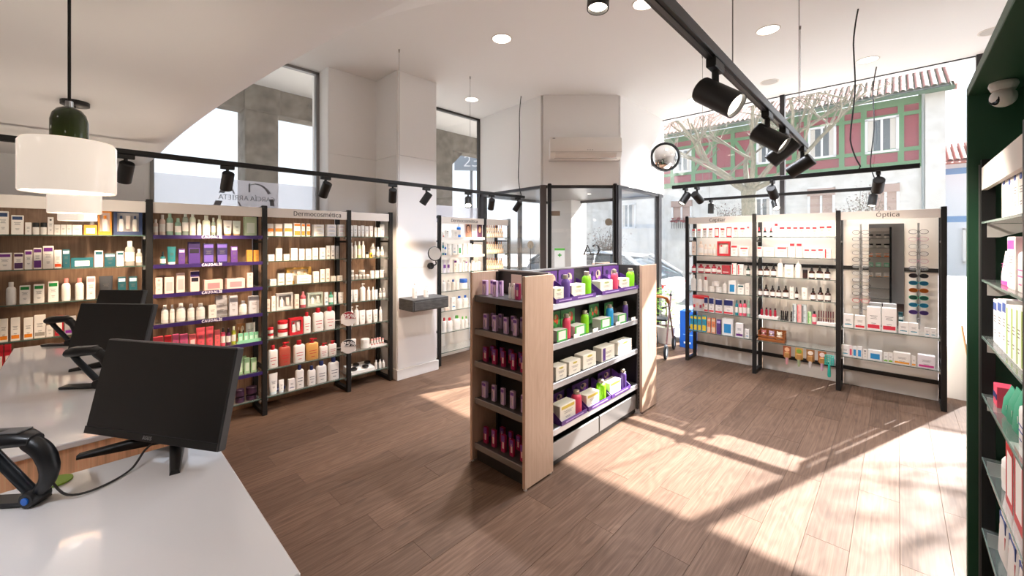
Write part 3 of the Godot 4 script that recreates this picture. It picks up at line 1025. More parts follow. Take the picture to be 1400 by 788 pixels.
func pane(p, q, y0, y1, called, parent = self):
	return wall_between(called, p, q, y0, y1, 0.01, mats.pane, parent)

func build_room():
	var white = mats.wall
	build_floor()
	struct("ceiling", box(Vector3(7.5, 0.25, 9.4)), mats.ceil, Vector3(-1.3, CEIL + 0.125, -2.0))
	struct("ceiling_001", build_vault(), mats.ceil)
	# shelf wall with two tall windows
	var wl = struct("wall_left", box(Vector3(0.2, CEIL, 2.92)), white, Vector3(-5.03, CEIL / 2, 1.04))
	part("wall_panel", box(Vector3(0.2, 0.95, 1.5)), white, wl, Vector3(0, 0.475 - CEIL / 2, -1.16 - 1.04))
	part("wall_panel", box(Vector3(0.2, CEIL, 1.14)), white, wl, Vector3(0, 0, -2.47 - 1.04))
	for i in 4:
		part("cladding_board", box(Vector3(0.012, 0.246, 2.86), 0.002), white, wl, Vector3(0.106, 1.3 + 0.25 * i - CEIL / 2, 0.02))
	struct("wall_right", box(Vector3(0.2, CEIL, 9.2)), white, Vector3(2.3, CEIL / 2, -2.0))
	struct("wall_back", box(Vector3(7.5, CEIL, 0.2)), white, Vector3(-1.3, CEIL / 2, 2.6))
	# alcove and column, clad in boards
	var col = struct("wall_column", box(Vector3(0.74, CEIL, 0.53)), white, Vector3(-4.56, CEIL / 2, -2.76))
	var alc = struct("wall_alcove", box(Vector3(0.24, CEIL, 0.59)), white, Vector3(-4.8, CEIL / 2, -2.195))
	for e in [[0.12, 1.288], [1.292, 2.598], [2.602, 3.579]]:
		var h = e[1] - e[0]
		var cy = (e[0] + e[1]) / 2 - CEIL / 2
		part("cladding_board", box(Vector3(0.012, h, 0.54), 0.0015), white, col, Vector3(0.376, cy, 0))
		part("cladding_board", box(Vector3(0.5, h, 0.012), 0.0015), white, col, Vector3(0.12, cy, 0.271))
		part("cladding_board", box(Vector3(0.012, h, 0.585), 0.0015), white, alc, Vector3(0.126, cy, 0))
	var bb = struct("baseboard_column", box(Vector3(0.02, 0.12, 0.58), 0.003), mat("efe9e2", 0.45), Vector3(-4.165, 0.06, -2.76))
	part("side_board", box(Vector3(0.44, 0.12, 0.02), 0.003), mat("efe9e2", 0.45), bb, Vector3(-0.225, 0, 0.28))
	# window 1 with film, window 2
	var fr = mat("8d8b8a", 0.4, 0.5)
	var w1 = struct("window_1", boxes([[Vector3(-4.95, 2.26, -1.885), Vector3(0.06, 2.62, 0.04)], [Vector3(-4.95, 3.565, -1.16), Vector3(0.06, 0.03, 1.5)], [Vector3(-4.95, 0.965, -1.16), Vector3(0.06, 0.03, 1.5)], [Vector3(-4.95, 2.26, -0.425), Vector3(0.06, 2.62, 0.03)]]), fr)
	part("pane", box(Vector3(0.01, 2.6, 1.44)), mats.pane, w1, Vector3(-4.96, 2.26, -1.155))
	var film = part("privacy_film", box(Vector3(0.002, 1.24, 1.43)), mats.film, w1, Vector3(-4.952, 1.62, -1.155))
	var ltr = mat("77777c", 0.6)
	part("lettering", text("GARCÍA ARRIETA", 0.05), ltr, film, Vector3(0.003, 0.435, -0.03), Vector3(0, -PI / 2, 0))
	# monogram strokes, broken where the name runs through; seen from the back, so the C opens to the left
	var cup = []
	for e in [[4.0, 22.0], [38.0, 112.0]]:
		var outer = []
		var inner = []
		for i in 9:
			var a = deg_to_rad(lerpf(e[0], e[1], i / 8.0))
			var th = 0.036 * cos(a * 0.75) + 0.006
			outer.append(Vector2(0.11 + 0.17 * cos(a), 0.352 + 0.245 * sin(a)))
			inner.append(Vector2(0.11 + (0.17 - th) * cos(a), 0.352 + (0.245 - th * 0.5) * sin(a)))
		inner.reverse()
		cup.append(outer + inner)
	cup.append([Vector2(0.035, 0.5), Vector2(0.05, 0.5), Vector2(0.05, 0.6), Vector2(0.035, 0.585)])
	cup.append([Vector2(-0.275, 0.335), Vector2(-0.215, 0.335), Vector2(-0.192, 0.395), Vector2(-0.25, 0.395)])
	cup.append([Vector2(-0.175, 0.475), Vector2(-0.225, 0.475), Vector2(-0.165, 0.6), Vector2(-0.135, 0.6)])
	cup.append([Vector2(-0.1, 0.475), Vector2(-0.085, 0.475), Vector2(-0.135, 0.6), Vector2(-0.148, 0.6)])
	cup.append([Vector2(-0.065, 0.395), Vector2(-0.05, 0.395), Vector2(-0.02, 0.335), Vector2(-0.035, 0.335)])
	for q in cup: part("monogram_stroke", extrude(q, 0.002), ltr, film, Vector3(0.003, 0.0, 0.0), Vector3(0, PI / 2, 0))
	var w2 = struct("window_2", boxes([[Vector3(-4.95, 1.79, -4.44), Vector3(0.07, CEIL, 0.05)], [Vector3(-4.95, 3.565, -3.73), Vector3(0.06, 0.03, 1.4)], [Vector3(-4.95, 0.02, -3.73), Vector3(0.06, 0.04, 1.4)]]), mat("4a4744", 0.4, 0.4))
	part("pane", box(Vector3(0.01, 3.5, 1.36)), mats.pane, w2, Vector3(-4.96, 1.79, -3.73))
	part("privacy_film", box(Vector3(0.002, 2.13, 1.36)), mats.film, w2, Vector3(-4.952, 1.07, -3.73))
	# shop front
	var dark = mat("3d3b3d", 0.4, 0.3)
	var sf = struct("window_3", boxes([[Vector3(-1.13, 1.79, -6.54), Vector3(0.055, CEIL, 0.09)], [Vector3(0.645, 1.79, -6.54), Vector3(0.075, CEIL, 0.09)], [Vector3(2.17, 1.79, -6.54), Vector3(0.06, CEIL, 0.09)], [Vector3(-0.3, 0.03, -6.54), Vector3(5.0, 0.06, 0.09)], [Vector3(-0.3, 3.575, -6.54), Vector3(5.0, 0.01, 0.02)]]), dark)
	for e in [[-2.77, -1.16], [-1.1, 0.607], [0.683, 2.14]]:
		part("pane", box(Vector3(e[1] - e[0], 3.5, 0.01)), mats.pane, sf, Vector3((e[0] + e[1]) / 2, 1.81, -6.54))
	part("privacy_film", box(Vector3(1.44, 1.19, 0.002)), mats.film, sf, Vector3(1.41, 0.63, -6.532))
	part("privacy_film", box(Vector3(0.27, 1.19, 0.002)), mats.film, sf, Vector3(0.465, 0.63, -6.532))
	build_porch_room(white, dark)

func build_porch_room(white, dark):
	# entrance lobby cut into the corner of the shop
	var A = Vector3(-4.93, 0, -4.47)
	var B = Vector3(-3.5, 0, -4.30)
	var C = Vector3(-2.76, 0, -5.0)
	var D = Vector3(-2.82, 0, -6.5)
	wall_between("wall_lobby_left", A, B, 2.36, CEIL, 0.08, white)
	wall_between("wall_lobby_front", B, C, 2.36, CEIL, 0.08, white)
	wall_between("wall_lobby_right", C, D, 2.36, CEIL, 0.08, white)
	var lc = struct("ceiling_lobby", extrude([Vector2(A.x, -A.z), Vector2(B.x, -B.z), Vector2(C.x, -C.z), Vector2(D.x, -D.z), Vector2(-4.93, 6.5)], 0.03), mat("8f8c8a", 0.35, 0.3), Vector3(0, 2.375, 0))
	lc.rotation.x = -PI / 2
	part("lobby_lamp", lathe(V2([0, -0.004, 0.03, -0.002]), 16), mats.panel, lc, Vector3(-3.6, 5.6, -0.018), Vector3(PI / 2, 0, 0))
	var f1 = struct("window_4", boxes([[Vector3(-4.9, 1.18, -4.465), Vector3(0.14, 2.36, 0.08)], [Vector3(-4.2, 2.335, -4.385), Vector3(0.02, 0.02, 0.02)]]), dark)
	wall_between("head_frame", A, B, 2.32, 2.365, 0.07, dark, f1)
	wall_between("foot_frame", A, B, 0.0, 0.06, 0.06, dark, f1)
	wall_between("pane", A, B, 0.06, 2.32, 0.01, mats.pane, f1)
	var pull = part("door_pull", lathe(V2([0, 0, 0.055, 0, 0.055, 0.008, 0, 0.008]), 20), mat("9d9280", 0.5), f1, Vector3(-3.72, 1.55, -4.30), Vector3(PI / 2, 0, 0))
	part("pull_rod", lathe(V2([0, 0, 0.006, 0, 0.006, 1.3, 0, 1.3]), 8), mat("4a4440", 0.5), pull, Vector3(0, 0.004, 0), Vector3(PI / 2, 0, 0))
	var f2 = struct("window_5", boxes([[Vector3(-2.82, 1.18, -6.42), Vector3(0.08, 2.36, 0.1)], [Vector3(-2.77, 1.18, -5.0), Vector3(0.09, 2.36, 0.09)]]), dark)
	wall_between("head_frame", C, D, 2.32, 2.365, 0.06, dark, f2)
	wall_between("foot_frame", C, D, 0.0, 0.06, 0.06, dark, f2)
	wall_between("pane", C, D, 0.06, 2.32, 0.01, mats.pane, f2)
	# the sliding door in the cut corner
	var g = (C - B).normalized()
	var turn = atan2(-g.z, g.x)
	var dr = Node3D.new()
	dr.name = "door_1"
	dr.set_meta("kind", "structure")
	add_child(dr)
	dr.position = B
	dr.rotation.y = turn
	var len_ = (C - B).length()
	part("door_post", box(Vector3(0.085, 2.36, 0.12), 0.004), mat("4f4642", 0.4, 0.3), dr, Vector3(0.0, 1.18, 0))
	part("door_jamb", box(Vector3(0.05, 2.38, 0.05), 0.01), mat("201e1d", 0.35, 0.3), dr, Vector3(0.085, 1.19, 0.05))
	part("door_jamb", box(Vector3(0.05, 2.38, 0.05), 0.01), mat("201e1d", 0.35, 0.3), dr, Vector3(len_ - 0.05, 1.19, 0.05))
	part("head_frame", box(Vector3(len_, 0.04, 0.06)), dark, dr, Vector3(len_ / 2, 2.34, 0))
	var dg = part("door_pane", box(Vector3(len_ - 0.2, 2.3, 0.01)), mats.pane, dr, Vector3(len_ / 2, 1.16, -0.02))
	var ink = mat("3a3634", 0.6)
	part("lettering", text("C", 0.14, "Droid Serif"), ink, dg, Vector3(0.22, 0.32, 0.008), Vector3(0, PI, 0))
	part("lettering", text("A", 0.14, "Droid Serif"), ink, dg, Vector3(0.1, 0.32, 0.008), Vector3(0, PI, 0))
	part("lettering", text("FARMACIA", 0.035), ink, dg, Vector3(0.13, 0.2, 0.008), Vector3(0, PI, 0))
	var stick = part("notice", box(Vector3(0.14, 0.3, 0.002)), mat("eef0ea", 0.5), dg, Vector3(-0.28, 0.2, 0.008))
	part("notice_band", box(Vector3(0.14, 0.03, 0.003)), mat("5fc04a", 0.5), stick, Vector3(0, 0.13, 0))
	part("notice_cross", boxes([[Vector3.ZERO, Vector3(0.05, 0.016, 0.004)], [Vector3.ZERO, Vector3(0.016, 0.05, 0.004)]]), mat("3fa83a", 0.5), stick, Vector3(0, 0.05, 0))
	part("notice", box(Vector3(0.13, 0.065, 0.002)), mat("8f7a66", 0.6), dg, Vector3(-0.34, 0.82, 0.008))
	var p2 = part("door_pull", lathe(V2([0, 0, 0.05, 0, 0.05, 0.008, 0, 0.008]), 20), mat("9d9280", 0.5), dr, Vector3(len_ - 0.13, 1.86, 0.02), Vector3(PI / 2, 0, 0))
	# corner pier and outer lobby glazing
	struct("wall_corner_pier", box(Vector3(0.75, CEIL, 0.5)), mat("efece8", 0.6), Vector3(-4.75, CEIL / 2, -6.45))
	var f3 = struct("window_6", boxes([[Vector3(-4.93, 1.18, -5.4), Vector3(0.06, 2.36, 0.06)], [Vector3(-3.6, 2.34, -6.54), Vector3(1.6, 0.05, 0.08)], [Vector3(-4.93, 2.34, -5.3), Vector3(0.08, 0.05, 1.8)]]), dark)
	part("pane", box(Vector3(1.5, 2.3, 0.01)), mats.pane, f3, Vector3(-3.6, 1.17, -6.54))
	part("pane", box(Vector3(0.01, 2.3, 0.85)), mats.pane, f3, Vector3(-4.94, 1.17, -4.94))
	struct("wall_lobby_head", boxes([[Vector3(-3.85, 2.97, -6.54), Vector3(2.1, 1.22, 0.1)], [Vector3(-4.93, 2.97, -5.4), Vector3(0.1, 1.22, 1.9)]]), white)
	# air conditioner over the door
	var nrm = Vector3(-g.z, 0, g.x) * -1.0
	if nrm.z < 0: nrm = -nrm
	var mid = B + g * 0.545
	var ac = thing("air_conditioner", "white wall air conditioner above the entrance door", "air conditioner", mid + nrm * 0.041 + Vector3(0, 2.68, 0), turn)
	var acw = mat("f1ebe4", 0.35)
	var st = st_new()
	var rings = []
	for s in [-0.47, -0.462, 0.462, 0.47]:
		var e = 0.012 if absf(s) > 0.465 else 0.0
		rings.append([Vector3(s, e, 0), Vector3(s, 0.29 - e, 0), Vector3(s, 0.29 - e, 0.15), Vector3(s, 0.27 - e, 0.2 - e), Vector3(s, 0.1, 0.21 - e), Vector3(s, 0.03 + e, 0.17 - e), Vector3(s, e, 0.1)])
	add_loft(st, rings)
	part("housing", done(st), acw, ac)
	part("front_seam", box(Vector3(0.93, 0.003, 0.004)), mat("b5aea6", 0.5), ac, Vector3(0, 0.085, 0.204))
	part("air_flap", box(Vector3(0.8, 0.06, 0.006), 0.002), mat("ece5dd", 0.3), ac, Vector3(0, 0.045, 0.184), Vector3(0.55, 0, 0))
	part("flap_gap", box(Vector3(0.82, 0.004, 0.004)), mat("7d7873", 0.6), ac, Vector3(0, 0.012, 0.158))
	for i in 3: part("indicator_mark", box(Vector3(0.012, 0.006, 0.002)), mat("8f8984", 0.5), ac, Vector3(0.02 + 0.03 * i, 0.11, 0.211))
	part("maker_mark", box(Vector3(0.035, 0.008, 0.002)), mat("7d7873", 0.5), ac, Vector3(-0.42, 0.262, 0.204), Vector3(0.1, 0, 0))
	# round traffic mirror on the lobby corner
	var mr = thing("convex_mirror", "round convex mirror beside the shop front glass", "mirror", Vector3(-2.62, 2.9, -6.2), deg_to_rad(38))
	part("rim", lathe(V2([0.205, 0, 0.225, 0.0, 0.228, 0.03, 0.22, 0.06, 0.2, 0.06]), 40), mat("151414", 0.4), mr, Vector3.ZERO, Vector3(PI / 2, 0, 0))
	var prof = []
	for i in 13:
		var a = 0.62 * i / 12.0
		prof.append(Vector2(0.36 * sin(a), 0.36 * (cos(a) - 1.0) + 0.105))
	prof.reverse()
	part("mirror_dome", lathe(prof, 36), mat("f4f4f4", 0.01, 1.0), mr, Vector3.ZERO, Vector3(PI / 2, 0, 0))
	part("bracket", tube([Vector3(0, 0, 0), Vector3(-0.06, 0.0, -0.12), Vector3(-0.16, 0, -0.16)], 0.012, 8), mat("1b1a1a", 0.4), mr)

# ---------------------------------------------------------------- shop fittings
func deck(parent, c, s, lipd, face, m, lipm):   # shelf board with a raised front rail; face: Vector3 towards the front
	var o = part("shelf_board", box(s, 0.002), m, parent, c)
	var ls = Vector3(0.012, 0.045, s.z) if absf(face.x) > 0.5 else Vector3(s.x, 0.045, 0.012)
	var half = s.x / 2 if absf(face.x) > 0.5 else s.z / 2
	part("price_rail", box(ls, 0.003), lipm, o, face * (half + 0.006) + Vector3(0, -0.012 + lipd, 0))
	return o

func build_gondola():
	var t = thing("gondola_display", "free-standing wooden gondola display with dark shelves mid floor", "gondola", Vector3(-2.0, 0, -2.9))
	var beech = mats.beech
	var dark = mat("3b3835", 0.5, 0.2)
	var grey = mat("5c5855", 0.35, 0.4)
	var lipm = mat("8b857f", 0.25, 0.3)
	var o = -t.position
	for x in [-2.2575, -1.7425]:
		part("wood_panel", box(Vector3(0.025, 1.37, 0.295), 0.002), beech, t, o + Vector3(x, 0.697, -2.0925))
		part("wood_panel", box(Vector3(0.025, 1.37, 0.31), 0.002), beech, t, o + Vector3(x + 0.012, 0.697, -3.72))
	part("spine", box(Vector3(0.03, 1.34, 1.33)), dark, t, o + Vector3(-2.0, 0.71, -2.905))
	part("top_rail", box(Vector3(0.05, 0.014, 1.33), 0.002), mat("9b9894", 0.3, 0.5), t, o + Vector3(-2.0, 1.385, -2.905))
	part("end_back", box(Vector3(0.49, 1.34, 0.02)), dark, t, o + Vector3(-2.0, 0.71, -2.225))
	part("end_back_rail", box(Vector3(0.49, 0.012, 0.03)), mat("9b9894", 0.3, 0.5), t, o + Vector3(-2.0, 1.386, -2.225))
	part("end_back", box(Vector3(0.49, 1.34, 0.02)), dark, t, o + Vector3(-2.0, 0.71, -3.58))
	for x in [-2.235, -1.765]: part("slotted_post", boxes([[Vector3.ZERO, Vector3(0.02, 1.33, 0.03)]]), mat("2a2827", 0.5, 0.3), t, o + Vector3(x, 0.71, -2.2))
	var slot = []
	for i in 40: slot.append([Vector3(0.008, 0.06 + 0.031 * i, 0), Vector3(0.006, 0.016, 0.008)])
	var sp = part("slotted_post", box(Vector3(0.012, 1.33, 0.035)), mat("4a4643", 0.5, 0.3), t, o + Vector3(-1.752, 0.71, -3.55))
	part("slots", boxes(slot), mat("111010", 0.8), sp, Vector3(0, -0.665, 0))
	for y in [1.212, 0.964, 0.728, 0.46, 0.13]:
		deck(t, o + Vector3(-2.0, y - 0.008, -2.095), Vector3(0.485, 0.016, 0.24), 0.0 if y > 1.0 else 0.006, Vector3(0, 0, 1), grey, lipm if y < 1.0 else grey)
	part("plinth", box(Vector3(0.48, 0.085, 0.02)), mat("2b2927", 0.5), t, o + Vector3(-2.0, 0.045, -2.0))
	for y in [1.166, 0.882, 0.606, 0.28]:
		deck(t, o + Vector3(-1.872, y - 0.008, -2.9), Vector3(0.226, 0.016, 1.31), 0.0, Vector3(1, 0, 0), mat("6f6c6a", 0.35, 0.4), mat("c2c3c6", 0.22, 0.5))
	for z in [-2.565, -3.22]:
		part("plinth_panel", box(Vector3(0.014, 0.13, 0.64), 0.002), mat("8f8d8b", 0.3, 0.5), t, o + Vector3(-1.77, 0.115, z))
	part("plinth", box(Vector3(0.2, 0.05, 1.3)), mat("242220", 0.5), t, o + Vector3(-1.88, 0.03, -2.9))
	for z in [-1.96, -2.22]:
		for x in [-2.2575, -1.7425]: part("foot", lathe(V2([0, 0, 0.012, 0, 0.012, 0.012, 0, 0.012]), 10), mat("c9c6c2", 0.4, 0.4), t, o + Vector3(x, 0, z))
	# goods
	var gs = [1.166, 0.882, 0.606, 0.28]
	var ge = [1.212, 0.964, 0.728, 0.46, 0.13]
	fill("GE", Vector3(-2.25, 0, -1.98 + 0.01), 0.0, ge, "gondola end", 4)
	fill("GS", Vector3(-1.715, 0.0025, -2.24), PI / 2, gs, "gondola long side", 3)
	# purple card trays
	var pur = mat("5d3784", 0.5)
	var k = 0
	for e in [[0, 0.048, 0.2695], [0, 0.2697, 0.57], [0, 0.665, 0.9855], [0, 0.9865, 1.302], [3, 0.115, 0.44], [3, 0.464, 0.8], [3, 0.818, 1.15]]:
		var w = e[2] - e[1]
		var tr = thing("card_tray", "purple card tray, %s from left on %s shelf of gondola long side" % [ORD[k] if k < 4 else ORD[k - 4], "top" if e[0] == 0 else "lowest"], "tray", Vector3(-1.765, gs[e[0]], -2.24 - (e[1] + e[2]) / 2), PI / 2, "purple trays on the gondola")
		part("floor_sheet", box(Vector3(w, 0.002, 0.19)), pur, tr, Vector3(0, 0.0015, -0.075))
		part("front_lip", box(Vector3(w, 0.032, 0.003)), pur, tr, Vector3(0, 0.017, 0.021))
		part("lip_print", box(Vector3(w * 0.7, 0.008, 0.001)), mat("b59ad0", 0.5), tr, Vector3(0, 0.017, 0.0235))
		for s in [-1, 1]:
			part("side_wing", extrude([Vector2(-0.02, 0), Vector2(0.17, 0), Vector2(0.17, 0.14), Vector2(0.12, 0.12), Vector2(-0.02, 0.032)], 0.002), pur, tr, Vector3(s * (w / 2 - 0.001), 0, 0), Vector3(0, PI / 2, 0))
		k += 1
	for i in 4:
		single("price_tag", box(Vector3(0.004, 0.03, 0.075), 0.001), mat("f6f2ec", 0.5), "white price tag, %s from left on second gondola side shelf" % ORD[i], "price tag", Vector3(-1.742, 0.9, -2.24 - [0.3, 0.56, 0.92, 1.2][i]), 0.0, "price tags on the gondola")

func build_counters():
	var top = mats.quartz
	for e in [["counter", "white topped wooden counter nearest the camera with one monitor", -1.72, -0.87], ["counter", "long white topped wooden counter reaching to the shelf wall", -3.95, -1.98]]:
		var cx = (e[2] + e[3]) / 2
		var w = e[3] - e[2]
		var t = thing(e[0], e[1], "counter", Vector3(cx, 0, 0.0), 0.0, "service counters")
		part("worktop", box(Vector3(w, 0.02, 0.6), 0.003), top, t, Vector3(0, 0.94, 0))
		part("carcass", box(Vector3(w - (0.02 if w > 1.0 else 0.6), 0.92, 0.54), 0.002), mats.walnut, t, Vector3(0.0 if w > 1.0 else 0.28, 0.47, 0.0))
		part("plinth", box(Vector3(w - 0.1, 0.06, 0.44)), mat("2a2624", 0.6), t, Vector3(0, 0.03, 0))
	monitor(Vector3(-1.713, 1.133, -0.176), deg_to_rad(30.5), deg_to_rad(-12.7), 0.535, 0.3, true, "black monitor on the nearest counter, largest in view")
	monitor(Vector3(-2.99, 1.15, -0.105), deg_to_rad(40), deg_to_rad(-15), 0.415, 0.265, false, "middle black monitor on the long counter")
	monitor(Vector3(-3.7, 1.18, -0.16), deg_to_rad(40), deg_to_rad(-15), 0.315, 0.22, false, "farthest and smallest black monitor by the shelf wall")
	scanner(Vector3(-1.585, 0.95, 0.085), deg_to_rad(43), 1.0, "hand scanner in its stand on the nearest counter, cropped at left", true)
	scanner(Vector3(-2.62, 0.95, -0.05), deg_to_rad(43), 1.0, "hand scanner in its stand behind the largest monitor", false)
	scanner(Vector3(-3.8, 0.95, 0.06), deg_to_rad(43), 1.0, "hand scanner in its stand at far end of long counter", false)
	single("scanner_cable", tube(smooth_path([Vector3(-1.56, 1.0, 0.055), Vector3(-1.545, 0.965, 0.03), Vector3(-1.55, 0.955, -0.02), Vector3(-1.6, 0.957, -0.09), Vector3(-1.655, 0.985, -0.13), Vector3(-1.68, 0.99, -0.17), Vector3(-1.675, 0.965, -0.2)], 30), 0.003, 6), mat("3a3634", 0.5), "thin dark cable looping across the nearest counter", "cable")
	single("sticky_note_pad", lathe(V2([0, 0, 0.034, 0, 0.034, 0.004, 0, 0.004]), 24), mat("9cc63c", 0.6), "lime green round pad on nearest counter's back edge", "pad", Vector3(-1.685, 0.9505, 0.055))
	single("paper_slip", box(Vector3(0.05, 0.001, 0.09)), mat("f3efe9", 0.7), "small white paper slip beside the nearest hand scanner", "paper", Vector3(-1.66, 0.951, 0.1), 0.4)

func monitor(c, turn, tilt, w, h, logo, label):
	var t = thing("monitor", label, "monitor", Vector3(c.x, 0.95, c.z), turn, "black computer monitors")
	var P = Node3D.new()
	var black = mat("1d1b1a", 0.42)
	var o = part("display_case", box(Vector3(w, h, 0.03), 0.004), mat("3b3b3d", 0.4), t, Vector3(0, c.y - 0.95, 0), Vector3(tilt, 0, 0))
	P.free()
	part("screen", box(Vector3(w - 0.008, h - 0.03, 0.003)), mat("171412", 0.33), o, Vector3(0, 0.011, 0.0145))
	part("lower_bezel", box(Vector3(w - 0.004, 0.022, 0.006), 0.001), black, o, Vector3(0, -h / 2 + 0.013, 0.0155))
	if logo: part("lettering", text("ASUS", 0.011, "Droid Sans", 0.001, 700), mat("8d8a88", 0.4), o, Vector3(0, -h / 2 + 0.0135, 0.019))
	var rise = c.y - 0.95 - h * 0.25
	part("neck", tube([Vector3(0, rise, -0.05), Vector3(0.0, rise * 0.5, -0.05), Vector3(0, 0.02, -0.045)], [0.025, 0.022, 0.028], 8), black, t)
	for s in [-1, 1]:
		var st = st_new()
		var a = Vector3(0, 0.03, -0.045)
		var b = Vector3(s * 0.19 * w / 0.54, 0.008, 0.11 * w / 0.54)
		var d = (b - a).normalized()
		var sd = d.cross(Vector3.UP).normalized()
		add_loft(st, [[a + sd * 0.02 + Vector3.UP * 0.014, a - sd * 0.02 + Vector3.UP * 0.014, a - sd * 0.022 - Vector3.UP * 0.02, a + sd * 0.022 - Vector3.UP * 0.02], [b + sd * 0.009 + Vector3.UP * 0.004, b - sd * 0.009 + Vector3.UP * 0.004, b - sd * 0.012 - Vector3.UP * 0.008, b + sd * 0.012 - Vector3.UP * 0.008]])
		part("foot", done(st), black, t)

func scanner(at, turn, s, label, blue):
	var t = thing("hand_scanner", label, "scanner", at, turn, "hand scanners in stands")
	var black = mat("17181a", 0.35)
	part("base_bar", box(Vector3(0.17, 0.012, 0.05), 0.004), black, t, Vector3(-0.075, 0.006, 0.0), Vector3(0, 0.12, 0))
	var st = st_new()
	add_tube(st, smooth_path([Vector3(0.0, 0.02, 0), Vector3(-0.05, 0.07, 0), Vector3(-0.105, 0.125, 0), Vector3(-0.125, 0.15, 0)], 10), 0.013, 10)
	part("stand_arm", done(st), mat("2c3034", 0.3, 0.4), t)
	part("hinge", lathe(V2([0, -0.022, 0.018, -0.022, 0.02, -0.018, 0.02, 0.018, 0.018, 0.022, 0, 0.022]), 16), black, t, Vector3(0, 0.02, 0), Vector3(PI / 2, 0, 0))
	if blue: part("hinge_cap", lathe(V2([0, 0, 0.009, 0, 0.009, 0.003, 0, 0.003]), 14), mat("2a6fd0", 0.3), t, Vector3(0, 0.02, 0.022), Vector3(PI / 2, 0, 0))
	st = st_new()
	var rings = []
	for e in [[-0.15, 0.152, 0.012, 0.02], [-0.14, 0.158, 0.02, 0.03], [-0.09, 0.164, 0.022, 0.032], [-0.03, 0.168, 0.02, 0.03], [0.0, 0.163, 0.014, 0.02]]:
		var ring = []
		for k in 14:
			var a = TAU * k / 14
			ring.append(Vector3(e[0], e[1] + e[2] * sin(a), e[3] * cos(a)))
		rings.append(ring)
	add_loft(st, rings)
	var hd = part("scanner_head", done(st), black, t)
	part("head_top", box(Vector3(0.1, 0.004, 0.036), 0.002), mat("6c6c6e", 0.3, 0.2), hd, Vector3(-0.075, 0.184, 0), Vector3(0, 0, 0.06))
	st = st_new()
	add_tube(st, smooth_path([Vector3(-0.02, 0.16, 0), Vector3(0.018, 0.135, 0), Vector3(0.036, 0.095, 0), Vector3(0.03, 0.06, 0), Vector3(0.012, 0.035, 0)], 14), [0.018, 0.02, 0.021, 0.021, 0.021, 0.021, 0.021, 0.02, 0.02, 0.019, 0.018, 0.017, 0.016, 0.015, 0.014], 12)
	part("grip", done(st), black, t)

func build_cabinet():
	var gr = mats.green
	var t = thing("green_cabinet", "tall dark green open cabinet at right edge of the room", "cabinet", Vector3(0.42, 0, -1.6))
	var o = -t.position
	part("side_panel", box(Vector3(0.44, 2.22, 0.03), 0.002), gr, t, o + Vector3(0.42, 1.11, -2.405))
	part("top_panel", box(Vector3(0.44, 0.035, 1.76), 0.002), gr, t, o + Vector3(0.42, 2.2025, -1.51))
	part("back_panel", box(Vector3(0.02, 2.18, 1.75)), gr, t, o + Vector3(0.63, 1.09, -1.51))
	part("plinth", box(Vector3(0.4, 0.08, 1.74)), gr, t, o + Vector3(0.43, 0.04, -1.51))
	var black = mat("1d1c1c", 0.45, 0.2)
	for z in [-2.365, -1.635, -0.9]:
		part("upright", boxes([[Vector3(0, 0.96, 0), Vector3(0.035, 1.92, 0.035)], [Vector3(0.3, 0.96, 0), Vector3(0.035, 1.92, 0.035)]]), black, t, o + Vector3(0.25, 0.005, z))
	part("upright_edge", box(Vector3(0.004, 1.9, 0.01)), mat("8f8c8a", 0.3, 0.5), t, o + Vector3(0.231, 0.96, -2.39))
	for z in [-2.0, -1.27]:
		var f = part("sign_fascia", box(Vector3(0.015, 0.085, 0.69)), mat("f3eae0", 0.5), t, o + Vector3(0.24, 1.85, z))
		for y in [1.688, 1.47, 1.256, 1.037, 0.796, 0.527]:
			var g = part("glass_shelf", box(Vector3(0.28, 0.008, 0.69)), glass("dfeee6", 0.1), t, o + Vector3(0.375, y - 0.004, z))
			part("glass_edge", box(Vector3(0.003, 0.0075, 0.69)), mat("7d8f86", 0.2), g, Vector3(-0.1416, 0, 0))
			for s in [-1, 1]:
				part("bracket", extrude([Vector2(0, 0), Vector2(0.26, 0), Vector2(0.26, -0.02), Vector2(0.1, -0.025), Vector2(0.03, -0.05), Vector2(0, -0.05)], 0.006), mat("cfcac4", 0.4, 0.3), g, Vector3(-0.13, -0.005, s * 0.335))
	fill("K1", Vector3(0.2, 0, -2.36), -PI / 2, [1.688, 1.47, 1.256, 1.037, 0.796, 0.527], "green cabinet", 5)
	var c = thing("security_camera", "white dome security camera under the green cabinet top", "camera", Vector3(0.275, 2.184, -2.26), deg_to_rad(-60))
	part("mount", lathe(V2([0, -0.03, 0.03, -0.03, 0.037, -0.012, 0.034, 0, 0, 0]), 24), mat("e9e5df", 0.4), c)
	var st = st_new()
	var prof = []
	for i in 15: prof.append(Vector2(0.034 * sin(PI * i / 14), -0.034 * cos(PI * i / 14)))
	part("ball", lathe(prof, 24), mat("e9e5df", 0.35), c, Vector3(0, -0.055, 0))
	part("lens_window", lathe(V2([0, 0.0, 0.02, -0.004, 0.022, -0.012]), 20), mat("151416", 0.1), c, Vector3(0, -0.06, 0.032), Vector3(PI / 2, 0, 0))

